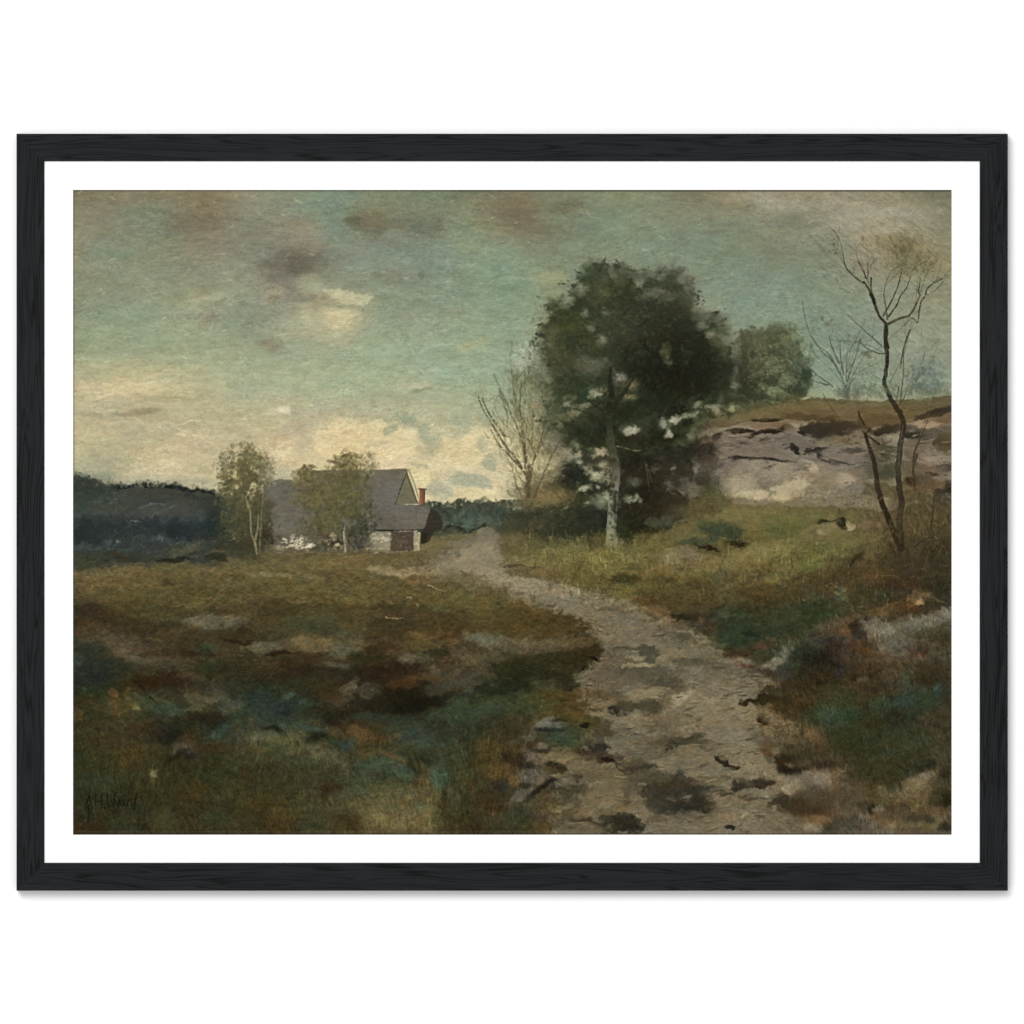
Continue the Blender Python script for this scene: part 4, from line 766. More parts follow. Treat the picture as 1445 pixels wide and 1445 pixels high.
    sc_poly(im, "1000,690 1180,690 1250,690 1343,700 1343,740 1000,735", 700, 7, '6b6438 5d5a32 77703f 4f5a30 7a6238 867b4a', 70, 40, .45, .22, .05, .3)
    # far misty bushes on the hill line
    scatter(im, 1200, 548, 22, 18, 220, 3.5, '6a8078 5d6f6c 7a8f84 66735c', 90, 40, .4, .35)
    scatter(im, 1300, 530, 28, 28, 420, 3, '5f7a76 6f8a84 4f6866 7d968c 5c7064', 0, 180, .42, .6)
    scatter(im, 1310, 545, 34, 16, 320, 3, '5d7670 6f7f6c 4f6660 7c8d78', 0, 180, .42, .6)
    scatter(im, 1245, 552, 60, 11, 320, 3, '5e706a 6c7a62 7a8a74 50605c', 90, 50, .42, .4)
    scatter(im, 1215, 525, 30, 20, 90, 4, '7f8e76 6a7c66 8a8f70', 80, 30, .35, .25)
    scatter(im, 1262, 525, 14, 22, 60, 4, '737f5a 8a8a64', 60, 40, .35, .25)
    B(im, "1195 553 16 8 0 5a6866 .6;1320 548 24 9 0 5c6a60 .5")
    for args in ((1275, 350, 28, 22, 130), (1236, 345, 26, 16, 70), (1310, 372, 22, 18, 110), (1225, 375, 36, 20, 60), (1268, 380, 26, 20, 60)):
        scatter(im, *args[:4], args[4], 5, '6f6d48 858058 72744e 8f885e 5a5c40', 58, 28, .45, .2)
    scatter(im, 1275, 348, 16, 12, 26, 4, '4c4a30 5a5538', -60, 25, .6, .22)
    scatter(im, 1302, 368, 12, 10, 20, 3, '3f4028 5a5538', -50, 25, .6, .25)
    scatter(im, 1175, 350, 5, 22, 16, 2.2, '3e4a38 4a5440', 0, 180, .7, .5)
    scatter(im, 1185, 388, 9, 9, 10, 3, '5a6450 4a5440', 60, 30, .6, .3)
    scatter(im, 1165, 455, 18, 18, 26, 2.8, '56664f 65745a 465640', 80, 50, .5, .4)
    scatter(im, 1195, 480, 24, 18, 26, 2.8, '56664f 6a755a 4a5a48', 80, 50, .45, .35)

    # ---- round tree on the hill
    poly(im, pl("1000,590 1005,560 1020,520 1035,480 1045,470 1062,471 1078,466 1100,463 1115,470 1122,485 1128,505 1138,520 1142,540 1136,556 1120,566 1090,571 1050,578 1020,585"), '4c5238', .96, 1.5, 5)
    scatter(im, 1085, 515, 56, 50, 1100, 4, '4f5a3a 5f6a48 3a4634 6b7350 2f3c2e 45503a 75805c', 0, 180, .55, .6, .7)
    scatter(im, 1050, 520, 20, 44, 260, 4, '33382a 3f4230 4a4838 2c3226', 0, 180, .55, .6)
    scatter(im, 1110, 500, 28, 34, 320, 3.4, '5a6b4c 6f7c58 4a5f4c 3c5048', 0, 180, .5, .6)
    scatter(im, 1115, 545, 24, 20, 200, 3.4, '33483a 2c4034 465a48 6a7a60', 0, 180, .5, .6)
    scatter(im, 1080, 560, 40, 10, 130, 4, '3b4a38 7f8c70 56654a 2c382c', -10, 50, .5, .5)
    scatter(im, 1060, 478, 22, 8, 90, 3.4, '545740 6c6a4a 4a5038', 0, 180, .55, .6)
    scatter(im, 1085, 545, 24, 12, 40, 3, '93a084 7f9078', -30, 60, .5, .5)
    B(im, """1098 464 18 7 0 5c6446 .8 .7 .9;1060 470 14 6 0 5a5a42 .7 .7 .9;1138 512 7 10 0 4c5f4c .7 .7 .9;1140 540 6 9 0 3c4f40 .7 .7 .9;1050 545 22 16 0 2f3528 .8 .6 .9;1062 515 16 12 0 4d4c3a .7 .6 .9;1075 485 22 10 0 5f6044 .7 .6 .9;1108 478 12 8 0 6b7350 .7 .6 .9;1105 500 14 9 0 4c5a44 .7 .6 .9;1122 515 8 10 0 4b6250 .7 .6 .9
1095 520 12 8 0 7d8566 .6 .6 .9;1085 535 12 7 0 3a4030 .8 .6 .9;1110 535 10 7 0 6f8068 .6 .6 .9;1120 550 14 6 0 2e4034 .8 .6 .9;1070 560 16 5 0 2e3a2c .8 .6 .9;1045 500 8 16 0 454434 .7 .6 .9
1130 530 6 8 0 2f4636 .8 .6 .9;1098 553 10 4 0 7d8c70 .6 .6 .9;1075 470 10 5 0 5a5f44 .7;1032 520 8 24 0 45473a .6 .8 .9""")
    scatter(im, 1090, 515, 50, 44, 500, 3, '8a9474 2c3428 5f6a4c 3a4434 75805c 4a5038', 40, 60, .45, .5)
    B(im, "1040 563 12 5 0 2c3a2e .7;1138 530 6 10 0 33442f .8;1128 552 10 8 0 2f4434 .8;1018 530 9 8 0 7d8c72 .6")
    # feathery sapling left of the big tree
    scatter(im, 738, 530, 34, 50, 420, 5.5, '7f8c70 6a7458 8a9478 5c6248 94a090', 75, 35, .4, .28)
    scatter(im, 735, 505, 20, 20, 160, 5, '8fa29a 7f9288 a3b3a6', 40, 60, .4, .4)
    scatter(im, 760, 560, 34, 60, 420, 5.5, '6b6f4c 59603f 7d7d58 4a4e38', 60, 45, .42, .32)
    scatter(im, 735, 610, 40, 50, 360, 6, '8a8458 747049 5f5c38 9c9468 4f4c30', 70, 30, .4, .18)
    scatter(im, 765, 640, 32, 55, 420, 5.5, '857c50 a39868 6a6440 555034 b5aa78', 75, 35, .45, .28)
    scatter(im, 740, 700, 32, 34, 240, 5.5, '8a8662 6f6c4c b0a884 575436', 60, 50, .4, .3)
    L(im, 3.5, 4.5, '57512f', "747 655 746 675 742 690 748 712 750 730", .8, .5)
    L(im, 1.2, 2, '5a5638', "700 535 706 560 716 585;722 520 724 550 730 580;748 560 744 590 742 615;713 640 722 662 732 690 740 712", .6, .7)
    for x, y, g in ((745, 700, 100), (745, 690, 120), (748, 680, 80), (742, 650, 110), (742, 640, 80), (720, 640, 125), (735, 610, 95), (728, 590, 85), (720, 600, 110), (750, 620, 75), (760, 600, 80)):
        twigs(im, x, y, g, 52, 1.5, ('5a5638', '6b6644', '4a4630')[rng.randint(3)], 1, 26, .5)
    # ---- dark undergrowth below the big tree
    B(im, """800 690 46 26 0 2a2f24 .9 .5 .6;760 735 40 18 0 33362a .9 .5 .6;830 735 40 22 0 262b20 .95 .5;790 745 50 14 -5 2c3126 .9;900 735 46 20 0 222318 .95 .4;940 700 50 34 0 2c291e .95 .4
960 650 40 44 0 2e2b20 .95 .4;900 680 40 44 0 262418 .95 .4;985 690 30 26 0 37332a .85 .5;720 745 16 12 0 4b4a34 .7;775 700 30 14 0 6f5f34 .85 .6 .8;750 700 18 14 0 6a6040 .7;880 745 12 18 0 1d2318 .8
850 700 26 34 0 2c3024 .85;1000 640 14 26 0 4a4036 .7;830 640 46 30 0 2e2c22 .9 .5 .6;1005 705 26 12 0 56502f .8;970 720 30 10 0 514a2f .7""")
    # ---- big tree: crown
    crown = "815,392 828,378 845,373 862,380 878,376 892,388 897,400 912,390 925,385 945,385 962,396 974,412 977,436 990,446 1010,445 1020,456 1018,474 1030,492 1038,520 1034,548 1018,572 1000,586 985,600 968,620 945,640 915,650 880,655 850,640 830,640 808,628 790,612 774,602 764,582 766,558 770,535 760,515 764,490 762,470 770,452 776,432 790,428 806,420"
    poly(im, pl(crown), '3c3d32', .8, 8, 10); poly(im, pl(crown), '35352a', .7, 6, 22)
    def cl(txt):
        for e in txt.strip().split('\n'):
            p = e.split('|'); a = [float(q) for q in p[0].split()]; k = p[1].split()
            low_ = a[1] > 585
            for q in range(3 if low_ else 2):
                blob(im, a[0] + rng.normal(0, .35) * a[2], a[1] + rng.normal(0, .35) * a[3], a[2] * .62, a[3] * .62, rng.uniform(-30, 30),
                     k[q % len(k)], .5 if low_ else .3, .9, .9)
            scatter(im, a[0], a[1], a[2] * 1.05, a[3] * 1.05, a[4] * (.5 if low_ else .22), a[5] * .9, p[1], 0, 180, .38, .6, .8, .08, tint=('2f3026', .12))
    cl("""836 386 18 12 160 3.6|36402a 4a5534 2c3424 566039
826 402 12 12 90 3.6|3b4a2c 454d30 5c5a40
875 390 24 14 220 3.8|45463c 55564a 35352c 3c3e32
860 408 26 12 120 4|5f5f52 4a4a3c 38372c
912 396 18 12 110 3.6|3a4630 4c5a3c 2f3a26
950 398 24 14 200 3.6|46463a 56554a 36362c 5f5c4c
962 425 16 24 180 3.8|45443a 38372d 504c40
915 412 22 9 70 4|6b6a5e 54534a 7a7a6c
945 418 16 10 60 4.5|74726a 5f5d54 8a887c
850 420 18 12 110 4|6a6a34 55562e 4a4a2c 7a763c
812 410 9 9 60 3.4|4a5a40 5c6a50 3f4a36
820 412 12 8 50 4.5|6b7668 828c7c 59625a
785 434 12 9 80 3.4|3b4028 4e5030 2f3322
805 436 20 14 150 4|2f3c26 3a4a2c 25301f
790 450 16 12 110 4|5a4a34 6b5a3e 3f3828
825 440 8 8 50 3.4|8f9a90 7a847a a3ada0
854 437 10 9 60 3.4|6f8078 8a968a 5c6a64
872 440 12 8 70 4|4f5a30 5f6434 3c4426
808 462 24 14 170 4.5|4a4c22 3f4420 5c5226 333a20
785 475 20 16 170 4.5|5a4c30 473f26 6a5a3a 343420
802 478 14 12 110 4.5|22332a 2a3f34 1c2a24
775 500 18 18 170 4.5|564a34 45402c 353526 66583e
839 462 8 7 50 3.4|93a19c 7a8780 5c6660
855 476 13 11 110 3.6|a3ada4 8a958c 6f7a70
870 480 12 9 60 4|4f4a3c 635e4e
865 452 20 8 80 4.5|5a5244 4a4438 6a6050
880 462 26 16 150 5|54493c 463d32 5f5244 38312a
833 487 18 9 90 4|3a3120 6a5a30 2c2619
900 440 30 20 220 5|2c2a20 37342a 22211a
925 450 40 26 360 5|2b2920 34322a 3f3c32 211f18
960 470 34 26 320 5|2a281e 33302a 24221a
975 478 16 10 60 4|3f3a2c 4e4836 2c2a1e
1000 458 20 12 170 4|3a3a28 4a4a34 2d2f20 5a523a
1000 470 16 9 60 4|6b7364 838c7a 5a604e
1003 470 10 9 50 3.6|7a5c34 5f4c2c 48402a
1018 490 10 16 90 3.6|5f6040 6c6c50 4a4a34
940 500 60 30 520 5.5|1f1e16 272519 2f2c22 1a1a12
980 525 46 30 420 5.5|1e1e15 262419 302d22
1015 520 20 30 240 4.5|3a3a2c 4a4c3a 2c2c20 5a6050
1022 500 9 14 60 4|7a8470 667060
1000 555 30 18 200 4.5|262a20 32382c 1c1f16
890 510 24 26 240 5|35302a 28251b 453d30
845 500 26 16 170 5|47422f 59523a 34301f
820 520 26 20 220 5|4c4232 5c5040 3a3426
785 530 26 20 220 5|38382a 48463a 2c3022
800 545 22 18 200 5|222e20 2c3a28 35442c
770 560 20 22 170 5|44463a 565a48 35382c
840 560 24 22 220 5|272a1e 33342a 1f2419
870 500 9 8 60 4|243828 2f4832
823 555 8 6 50 4|1f4030 28503a
880 580 22 14 150 4.5|1f2c1e 26361f 303c24
930 570 40 22 320 5.5|1a2018 22261c 182220
905 545 20 12 90 4.5|2b2a1e 3a3628
960 590 34 16 240 5|20201a 2b2a1f 17190f
850 600 30 22 260 5|20241a 2a2e22 1c2820
800 600 34 20 260 5|3a362a 4c4838 2c2a1e
780 585 22 14 150 5|57523f 45422f 6a654e
825 620 30 14 200 5|2c2c20 3a3a2a 20251c
775 615 14 16 110 5|6b6b60 54564c 838276
795 640 14 10 80 4.5|8a8674 6f6c5c a19a84
800 560 9 5 24 4|8f8a76
895 620 24 14 180 4.5|211f16 2d291d 3a3226
945 620 34 20 280 5|22221a 2c2a20 1b1c14
975 640 26 18 220 5|1b1e1a 252620 2f2c24
900 650 34 14 200 5|2a252a 26211f 1f1c18
960 675 34 26 300 5|35302a 29261c 454034 20201a
930 690 26 22 220 5|2a281c 352f22 1f1e16
995 660 18 22 200 5|4a4640 3a3630 5c564e
810 665 26 14 200 4.5|1f2a28 2a3632 18211f
820 690 34 16 260 4.5|20261f 2c3428 181e18
790 720 44 18 340 4.5|30352a 3f4434 262c24 4c4e3a
840 725 22 20 240 4.5|262d28 343c34 1d221c
760 740 40 14 260 4.5|3a4030 2c332b 4d4e38 5b5a40
905 730 34 14 240 4.5|1c1c12 262418 2f2b1c
935 735 26 9 120 4.5|3f453c 555b54 2c3028
875 740 12 18 120 4.5|2a3322 38402a 1f281a
780 700 30 12 200 4|7a6634 6a5228 8c7440 4f4424
758 705 18 10 90 4|8a7648 6b5c38
850 705 18 12 130 3.6|6a7460 4c5648 7d8a74
1000 700 22 16 200 5|4f5434 5f6440 3c402a
985 715 26 10 150 5|5c4c2c 6c5c36 4a4428
972 690 12 14 110 4|5c5c58 48483f 75756e""")
    def sf(txt):
        for e in txt.replace('\n', ';').split(';'):
            p = e.split()
            if p: blob(im, float(p[0]), float(p[1]), float(p[2]), float(p[3]), 0, p[4], .8, .75, .85)
    sf("""836 387 15 12 46523a;825 394 6 6 363c2c;853 391 10 12 4c4c40;873 391 18 15 55544a;888 386 8 8 44443a;851 415 9 8 66623a;819 408 10 8 7c8678;811 414 6 8 4f5a48;834 420 12 10 4d473c;781 433 7 6 454a34;797 442 12 8 3c4632
783 465 16 14 5e5238;805 462 14 8 565828;777 482 12 14 6a5a44;783 502 16 12 5e5040;800 479 12 13 2f3f38;865 456 14 10 48412f;888 465 22 14 463f32;873 482 10 10 38362a;836 493 9 6 5c4a28;865 505 7 6 30473a;848 502 20 8 3a3a2c
811 505 18 10 544c3e;831 519 16 10 5e6054;788 522 12 10 5a4c3c;797 539 26 14 353c2e;771 530 12 12 6a6c5c;822 556 8 6 284230;916 397 18 12 3f4a38;944 394 16 12 4c4a40;964 411 13 18 4a473c;924 414 14 5 64655c;944 422 16 10 5a574e
913 417 14 8 62625a;967 437 8 10 5c5850;910 437 26 14 3c3b30;953 445 22 16 3a382e;924 468 30 24 35332a;967 473 26 22 302e24;950 505 40 26 25241b;987 496 24 26 2a2920;924 519 30 20 24241c;944 544 44 26 1e1d15;990 536 34 26 24221a
939 496 6 9 6b5a3c;946 510 5 6 6a6a56;1010 451 9 6 3f3c30;995 448 12 6 55503e;990 459 8 6 6e7468;1004 473 7 6 7a8474;1012 482 9 9 5e5c44;1018 473 6 10 54523c;1036 494 7 14 7a8874;1041 519 10 16 3c3c30;1028 532 16 20 34332a
896 578 20 14 1f2c1e;876 581 14 12 252e1e;922 570 20 12 222c28;777 547 24 10 45463a;757 559 14 14 7c8272;757 573 8 5 9a8262;783 587 14 10 5c5a48;758 500 8 18 84917f;900 398 7 7 7d8c76;762 520 8 16 7c8470;800 422 8 6 7f8f7c""")
    scatter(im, 870, 440, 100, 60, 800, 3.4, '5c5c4c 46503a 2c2c22 66624e 3c4a30 4a5638', 30, 60, .4, .4)
    scatter(im, 950, 530, 80, 50, 260, 4, '1b1b13 2c2a1f 33342a', 0, 180, .4, .5)
    scatter(im, 790, 500, 44, 60, 460, 3.4, '6b5f44 465030 5a6048 34402a 3c4c34', 30, 60, .4, .4)
    oc = smooth(pl(crown), 6)
    for k in range(len(oc)):
        x, y = oc[k] + rng.normal(0, 4, 2)
        if y > 640 or x < 745 or k % 3 == 0: continue
        mixc = SKY[int(y - Y0), int(x - X0)] * .3 + hx('444836') * .7
        blob(im, x, y, rng.uniform(3, 8), rng.uniform(3, 6), rng.uniform(0, 180), SKY[int(y - Y0), int(x - X0)] if k % 4 == 1 else mixc, rng.uniform(.25, .55), .95, .9)
    def hl(txt):
        for e in txt.strip().split('\n'):
            p = e.split('|'); a = [float(q) for q in p[0].split()]; k = [hx(q) * .9 for q in p[1].split()]
            ang = rng.uniform(-60, 10)
            blob(im, a[0], a[1], a[2] * .9, a[3] * .8, 0, k[1 % len(k)], .3, .8, .9)
            blob(im, a[0], a[1], a[2] * .78, a[3] * .62, ang * .5, k[0], .7, .85, 1.0)
            scatter(im, a[0], a[1], a[2] * .8, a[3] * .8, a[4] * .3, a[5] * .8, p[1].strip(), ang, 40, .5, .45, tint=('3a3d34', .15))
    hl("""874 533 11 14 150 3.2|8a8f80 7a8072 9a9e8e
848 552 16 10 150 3.2|83866c 9a9c80 6c7058
840 556 9 5 40 3|a8a98c
838 512 20 12 90 4|6a6c60 5a5c50 7a7c70
893 543 10 12 90 3.4|8a6f50 75583c a08868
888 560 12 5 70 3|9a7444 b08a58 7f5c34
800 570 6 5 30 3|9a9a86 7c7c6c
812 582 16 8 90 3|77765e 8a8870 65644e
824 572 10 5 40 3|84826c
757 572 6 5 26 3|9a7a54
890 606 12 7 90 3|b3b8b0 c9ccc2 8e948c
938 597 9 9 60 3|8a9088 a0a598 70766c
953 592 9 8 70 3|b0b098 c3c2a8 95967e
944 610 5 8 40 3|b8bcb0 9aa094
975 584 18 6 80 3|959a88 7c8070 a8aa94
983 570 10 5 40 3|7c8070 8f937e
1008 576 14 8 90 3|868a74 9a9c82 6c705c
1035 575 8 6 30 3|9aa894
843 641 11 8 100 3|b5a988 cabb94 978d70
850 654 8 6 50 3|a89c7c c2b38c
817 641 7 5 40 3|b3ab8c 8f8a74
805 646 9 8 70 3|90988c 6c7870
818 652 6 4 26 3|9aa092
841 674 9 6 80 2.8|bab292 cfc6a2
824 688 10 5 80 2.8|aab09c c2c6b0 8d9482
840 670 4 3 16 2.6|d6ceac
842 686 3 3 10 2.4|a3a898
855 700 7 8 50 3|8f977c a5ab90
887 703 6 6 50 2.8|93ac90 a8bca0
898 702 5 6 36 2.8|8a9c84 a3b098
904 706 4 5 22 2.6|7c8a78
895 682 12 9 90 4|4d534c 5c625a 3f443e
950 662 5 5 30 3|6c6c60 828274
945 685 7 12 70 3.4|5f645c 747870
983 660 5 10 60 3.4|77726c 8a857e 5c5852
775 655 14 10 90 4|bcb087 a89d78
768 672 20 12 90 4.5|857f60 9a9270 6c684c""")
    scatter(im, 866, 766, 12, 4, 36, 4, '93937c 6c6c48 7a7a5c', 90, 30, .6, .25)
    scatter(im, 800, 765, 80, 10, 200, 5, '6a6a40 57552f 7c7648 454a2c', 75, 30, .5, .22)
    scatter(im, 850, 788, 60, 12, 160, 5, '7c7840 6a6634 8a8450 55522c', 50, 40, .5, .18)
    L(im, 1.1, .7, '837a48', "855 798 868 812;862 790 850 806;872 795 882 786;840 792 852 802;890 774 904 786;896 782 908 794;835 778 842 790;870 806 882 792", .6, .3)

    again(im, .0)
    sky_m = 1 - .45 * (1 - ss(640, 760, YY))
    im[:] = warp(im, 2.6, 1.7, .9, sky_m)
    # broken ledges of the rock
    for k in range(80):
        x = rng.uniform(1000, 1340); y = 612 + (x - 1000) * rng.uniform(-.05, .02) + abs(rng.normal(0, 26))
        if y > 690: continue
        w = rng.uniform(4, 16); g = rng.uniform(-.35, .3)
        line(im, [(x, y), (x + w * .5, y + g * w * .5 + rng.uniform(-1.5, 1.5)), (x + w, y + g * w)], rng.uniform(1, 3), .8,
             ('2b261f', '3a342c', '463e35')[rng.randint(3)], rng.uniform(.25, .6), .8, .4)
        if rng.rand() < .6: line(im, [(x - 1, y - 2.2), (x + w * .8, y + g * w - 2.4)], 1.3, .8, ('8f8576', 'a3967f', '857b70')[rng.randint(3)], .45, .9, .3)
    for k in range(260):   # clods and small hollows of the path
        x = rng.uniform(800, 1130); y = rng.uniform(850, 1175)
        i_, j_ = int(y - Y0), int(x - X0)
        if im[i_, j_].mean() < .33: continue
        w = rng.uniform(3, 13)
        dab(im, x, y, w, rng.uniform(1.2, 3), rng.uniform(-.4, .3), hx(('4a4334', '5a5140', '38342a')[rng.randint(3)]), rng.uniform(.25, .65))
        dab(im, x + 1, y - 2.4, w * .8, 1.2, rng.uniform(-.3, .3), hx(('9a9077', '8e8268')[rng.randint(2)]), rng.uniform(.2, .5))
    L(im, 2.4, .8, '383026', """1033 606 1050 607 1068 610 1078 606 1100 606;1058 617 1068 612 1076 608;1072 607 1090 605 1103 607;1028 645 1045 645 1062 646 1080 647 1100 650 1125 651;1070 646 1090 648 1112 650;1117 627 1120 633 1128 640
1108 633 1115 629;1134 641 1142 636 1150 634 1162 633;1152 636 1155 645 1157 648;1160 648 1172 652 1188 653 1205 656;1062 592 1080 591 1092 591;1128 604 1140 607 1155 612;1300 592 1318 582 1343 573;1232 613 1248 606 1262 605""", .8, .7, .9)
    L(im, 3.2, 1.4, '3a3428', "845 1072 858 1075 872 1076;868 1078 878 1088 888 1092 900 1084 915 1082;1012 1070 1022 1077 1036 1083 1042 1080;1018 1122 1028 1120 1042 1113;940 1058 955 1052 962 1047;856 1003 872 1010 884 1008;832 1001 850 1003 860 1005;768 1120 790 1104;724 1064 742 1061", .6, .9, .9)
    L(im, 1.5, 3.8, '45432a', "674 558 680 575 690 592 702 612 715 632 730 650 740 668;680 562 688 580 700 598 712 615;692 605 702 625 718 642 735 660", .65, .9, .5)
    L(im, 1.4, 4.5, '4a4630', "705 548 715 570 728 600 738 630 742 665 745 700;735 540 733 575 738 610 742 650;770 590 762 625 750 660 746 700;790 620 775 650 762 680 748 715", .55, .9, .5)
    # trunk and boughs
    gline(im, "862 519 860 535 863 552 859 570 858 590 861 612 863 630 867 650 869 670 866 690 864 712 863 735 862 750 863 766", [3, 6, 8, 9, 10, 11, 12, 12.5, 13, 15],
          '2a2926 2b2926 2d2b26 33312a 3a382e 45443a 54544a 64665a 70746a 727668 666a58', .95, .25, .3)
    L(im, 2, 6, '2b2927', "905 518 895 530 886 545 876 560 866 574;884 520 889 532", .8, .5)
    L(im, 1.2, 3.4, '2a2826', "826 561 836 570 848 578 857 592;808 576 822 580 838 588 850 600;838 575 846 568", .7, .6)
    L(im, 2.2, 2.6, '8c9284', "861 716 860 735 860 760", .4, .8)
    L(im, 2, 3, '494a3e', "868 700 868 730 869 758", .6, .6)
    L(im, 2.4, 2, '5d4a30', "855 617 857 640 860 660 862 672", .5, .8)
    L(im, 2.2, 1.6, '7a6850', "870 629 880 631 892 635 904 635", .7, .6)
    L(im, 1.4, 1, '6a4c34', "910 652 913 670 916 692;912 655 920 680", .55, .8)
    L(im, 2, 1, '4c3a26', "992 585 997 592 1001 603", .8)
    scatter(im, 866, 690, 9, 60, 60, 4, '2c2c22 35342a 3f3f30 24241b', 0, 180, .6, .6)
    scatter(im, 863, 560, 20, 40, 80, 4, '2c2c22 35342a 24241b', 0, 180, .6, .6)
    scatter(im, 863, 768, 14, 4, 50, 4, '6a6a44 57552f 7c7648', 90, 30, .6, .25)
    # ---- farmhouse
    poly(im, pl("372,678 392,676 412,676 420,690 430,664 456,664 520,700 520,752 372,756"), '605f5d', .96, 1.4, 2)
    poly(im, pl("440,664 574,661 557,710 604,713 611,722 598,747 400,752 410,690"), '5f5d5c', .98, 1, 1.2)
    B(im, "560 690 16 20 0 67605f .6;575 730 30 8 0 645d59 .7;545 735 14 12 0 55504e .6;390 720 14 26 0 615e5a .6;500 675 34 8 0 625c5c .6;400 700 10 20 0 5a5652 .5;565 742 30 4 0 5c5652 .5")
    poly(im, pl("574,664 591,711 556,711"), '66654f', .96, .7, .6)
    L(im, 1.8, 1.4, '35302a', "574 664 565 688 557 711", .85, .5)
    L(im, 2.4, 2.2, '857f68', "576 662 584 682 592 709", .8, .2)
    L(im, 1.2, 1.2, '3f3b30', "573 668 580 688 588 709", .7, .3)
    L(im, 1.2, 1, '4c473e', "557 711 580 712 606 714", .6, .4)
    L(im, 1.2, 1, '8b8878', "456 663 500 663 540 662 574 661", .5, .6)
    poly(im, pl("607,716 614,719 621,728 625,738 622,748 612,750 606,762 597,768 592,768 592,750 600,742"), '37312c', .97, 1, 1.2)
    poly(im, pl("378,745 530,747 596,748 594,777 540,780 374,778"), '565249', .9, 3, 3)
    blob(im, 400, 745, 30, 26, 0, '65615a', .8, .6, .4)
    blob(im, 450, 770, 26, 9, 0, '4a493c', .7, .6, .7)
    poly(im, pl("522,752 553,750 552,776 526,776"), '838270', .85, 3, 6)
    poly(im, pl("551,749 584,749 584,777 551,777"), '4f453d', .96, .9, 1.4)
    poly(im, pl("583,750 593,750 592,777 583,777"), '99916f', .96, .7, 1)
    poly(im, pl("593,749 604,752 600,766 593,768"), '272b26', .96, .8, 1)
    L(im, 2.2, 1.8, '2a2420', "528 748 560 748 600 747", .85, .4)
    scatter(im, 536, 758, 14, 7, 70, 2.4, 'b3b096 c6c3a6 8c8b78 73777a', 0, 60, .6, .5)
    scatter(im, 532, 774, 16, 3, 24, 2.6, '9a9268 7d8278', 0, 20, .6, .5)
    scatter(im, 568, 763, 14, 12, 110, 2, '5e4a3e 403830 5c544c 6d5648', 0, 180, .5, .6)
    scatter(im, 588, 763, 4, 12, 24, 2, 'b0a884 857c5c', 0, 180, .5, .6)
    poly(im, pl("591,689 600,690 599,712 591,711"), '84492f', .97, .6, .4)
    L(im, 1.8, 1.8, '4f2f22', "598 692 598 711", .6, .2)
    L(im, 1.6, 1.6, '3a2c20', "590 689 601 690", .8, .2)
    L(im, 1.2, 1.2, '9a614a', "593 693 593 710", .6, .2)
    scatter(im, 420, 765, 24, 9, 110, 3, 'b5ae9c c8c0a8 9a9282 857f74', 0, 60, .7, .5)
    scatter(im, 428, 770, 16, 5, 40, 3, 'c6bca6 d3c9b2', 0, 40, .6, .5)
    scatter(im, 392, 772, 12, 5, 34, 3, 'a89a88 857c6c', 0, 60, .6, .5)
    scatter(im, 470, 765, 20, 10, 120, 3, '2c2d28 38382f 8f8672 25261f 4c4a3a', 0, 180, .6, .6)
    scatter(im, 505, 765, 14, 12, 120, 3, '3a4242 2a3030 4c5454', 90, 60, .6, .4)
    scatter(im, 468, 755, 5, 4, 12, 2.6, 'b09c7c', 0, 180, .7, .6)
    scatter(im, 476, 768, 4, 3, 10, 2.4, 'a8987c', 0, 180, .7, .6)
    # ---- two light trees at the farmhouse
    blob(im, 350, 735, 34, 52, 0, '4b4a34', .85, .4, .5)
    blob(im, 345, 765, 40, 18, 0, '3a3a2c', .8, .5, .5)
    scatter(im, 345, 668, 36, 38, 700, 3.8, '5c5832 6b6438 4d4c2e 756c40 454a34 626048', 0, 180, .5, .6, .8)
    scatter(im, 342, 700, 34, 30, 460, 3.8, '5a5530 4a4a2c 66603a 3c4030', 0, 180, .52, .6, .8)
    scatter(im, 375, 670, 14, 26, 170, 3.2, '84836c 74745c 92927c 5f6048', 0, 180, .4, .6)
    scatter(im, 316, 655, 14, 16, 130, 3, '7f806c 5f6450 9aa090 4f5644', 0, 180, .45, .6)
    scatter(im, 350, 643, 22, 12, 150, 3, '5a5836 7a7854 8c8a6c', 0, 180, .45, .6)
    scatter(im, 340, 735, 34, 18, 260, 4, '3c3f2e 4a4a2c 2c3330 545230', 0, 180, .5, .6)
    scatter(im, 332, 755, 14, 12, 50, 3, '6b6640 857c50 4c4a30', -40, 40, .5, .25)
    scatter(im, 372, 755, 14, 20, 90, 4, '35322a 3f3a2c 2f2c22', 90, 30, .55, .4)
    scatter(im, 342, 680, 34, 44, 420, 4, '55523a 62603c 6b663e 484a32', 0, 180, .5, .6)
    scatter(im, 352, 720, 26, 26, 260, 4, '4a4a32 56543a 3e4030', 0, 180, .5, .6)
    L(im, 1.4, 3.6, '75725a', "352 718 353 738 354 752 359 765 362 780;364 725 363 745 360 760;346 700 350 715", .85, .3)
    L(im, 1, 1.6, '7c7a62', "353 722 354 740;358 762 361 776", .6, .4)
    L(im, 1.4, 2.8, '6f6b52', "370 700 368 730 366 765 366 780", .6, .5)
    scatter(im, 455, 700, 44, 30, 700, 3.8, '5e5836 6b6238 4f4c2e 544f34 6a5f3c', 0, 180, .5, .6, .8)
    scatter(im, 432, 672, 20, 16, 240, 3.4, '5f5830 6d6234 524d2c 7a7048', 0, 180, .55, .6)
    scatter(im, 490, 680, 34, 34, 620, 3.8, '5c5634 69603a 4c4a2e 6f6744 57543c', 0, 180, .5, .6, .8)
    scatter(im, 492, 648, 16, 14, 220, 3, '6a5f36 7c7248 55502e 8c8460', 0, 180, .55, .6)
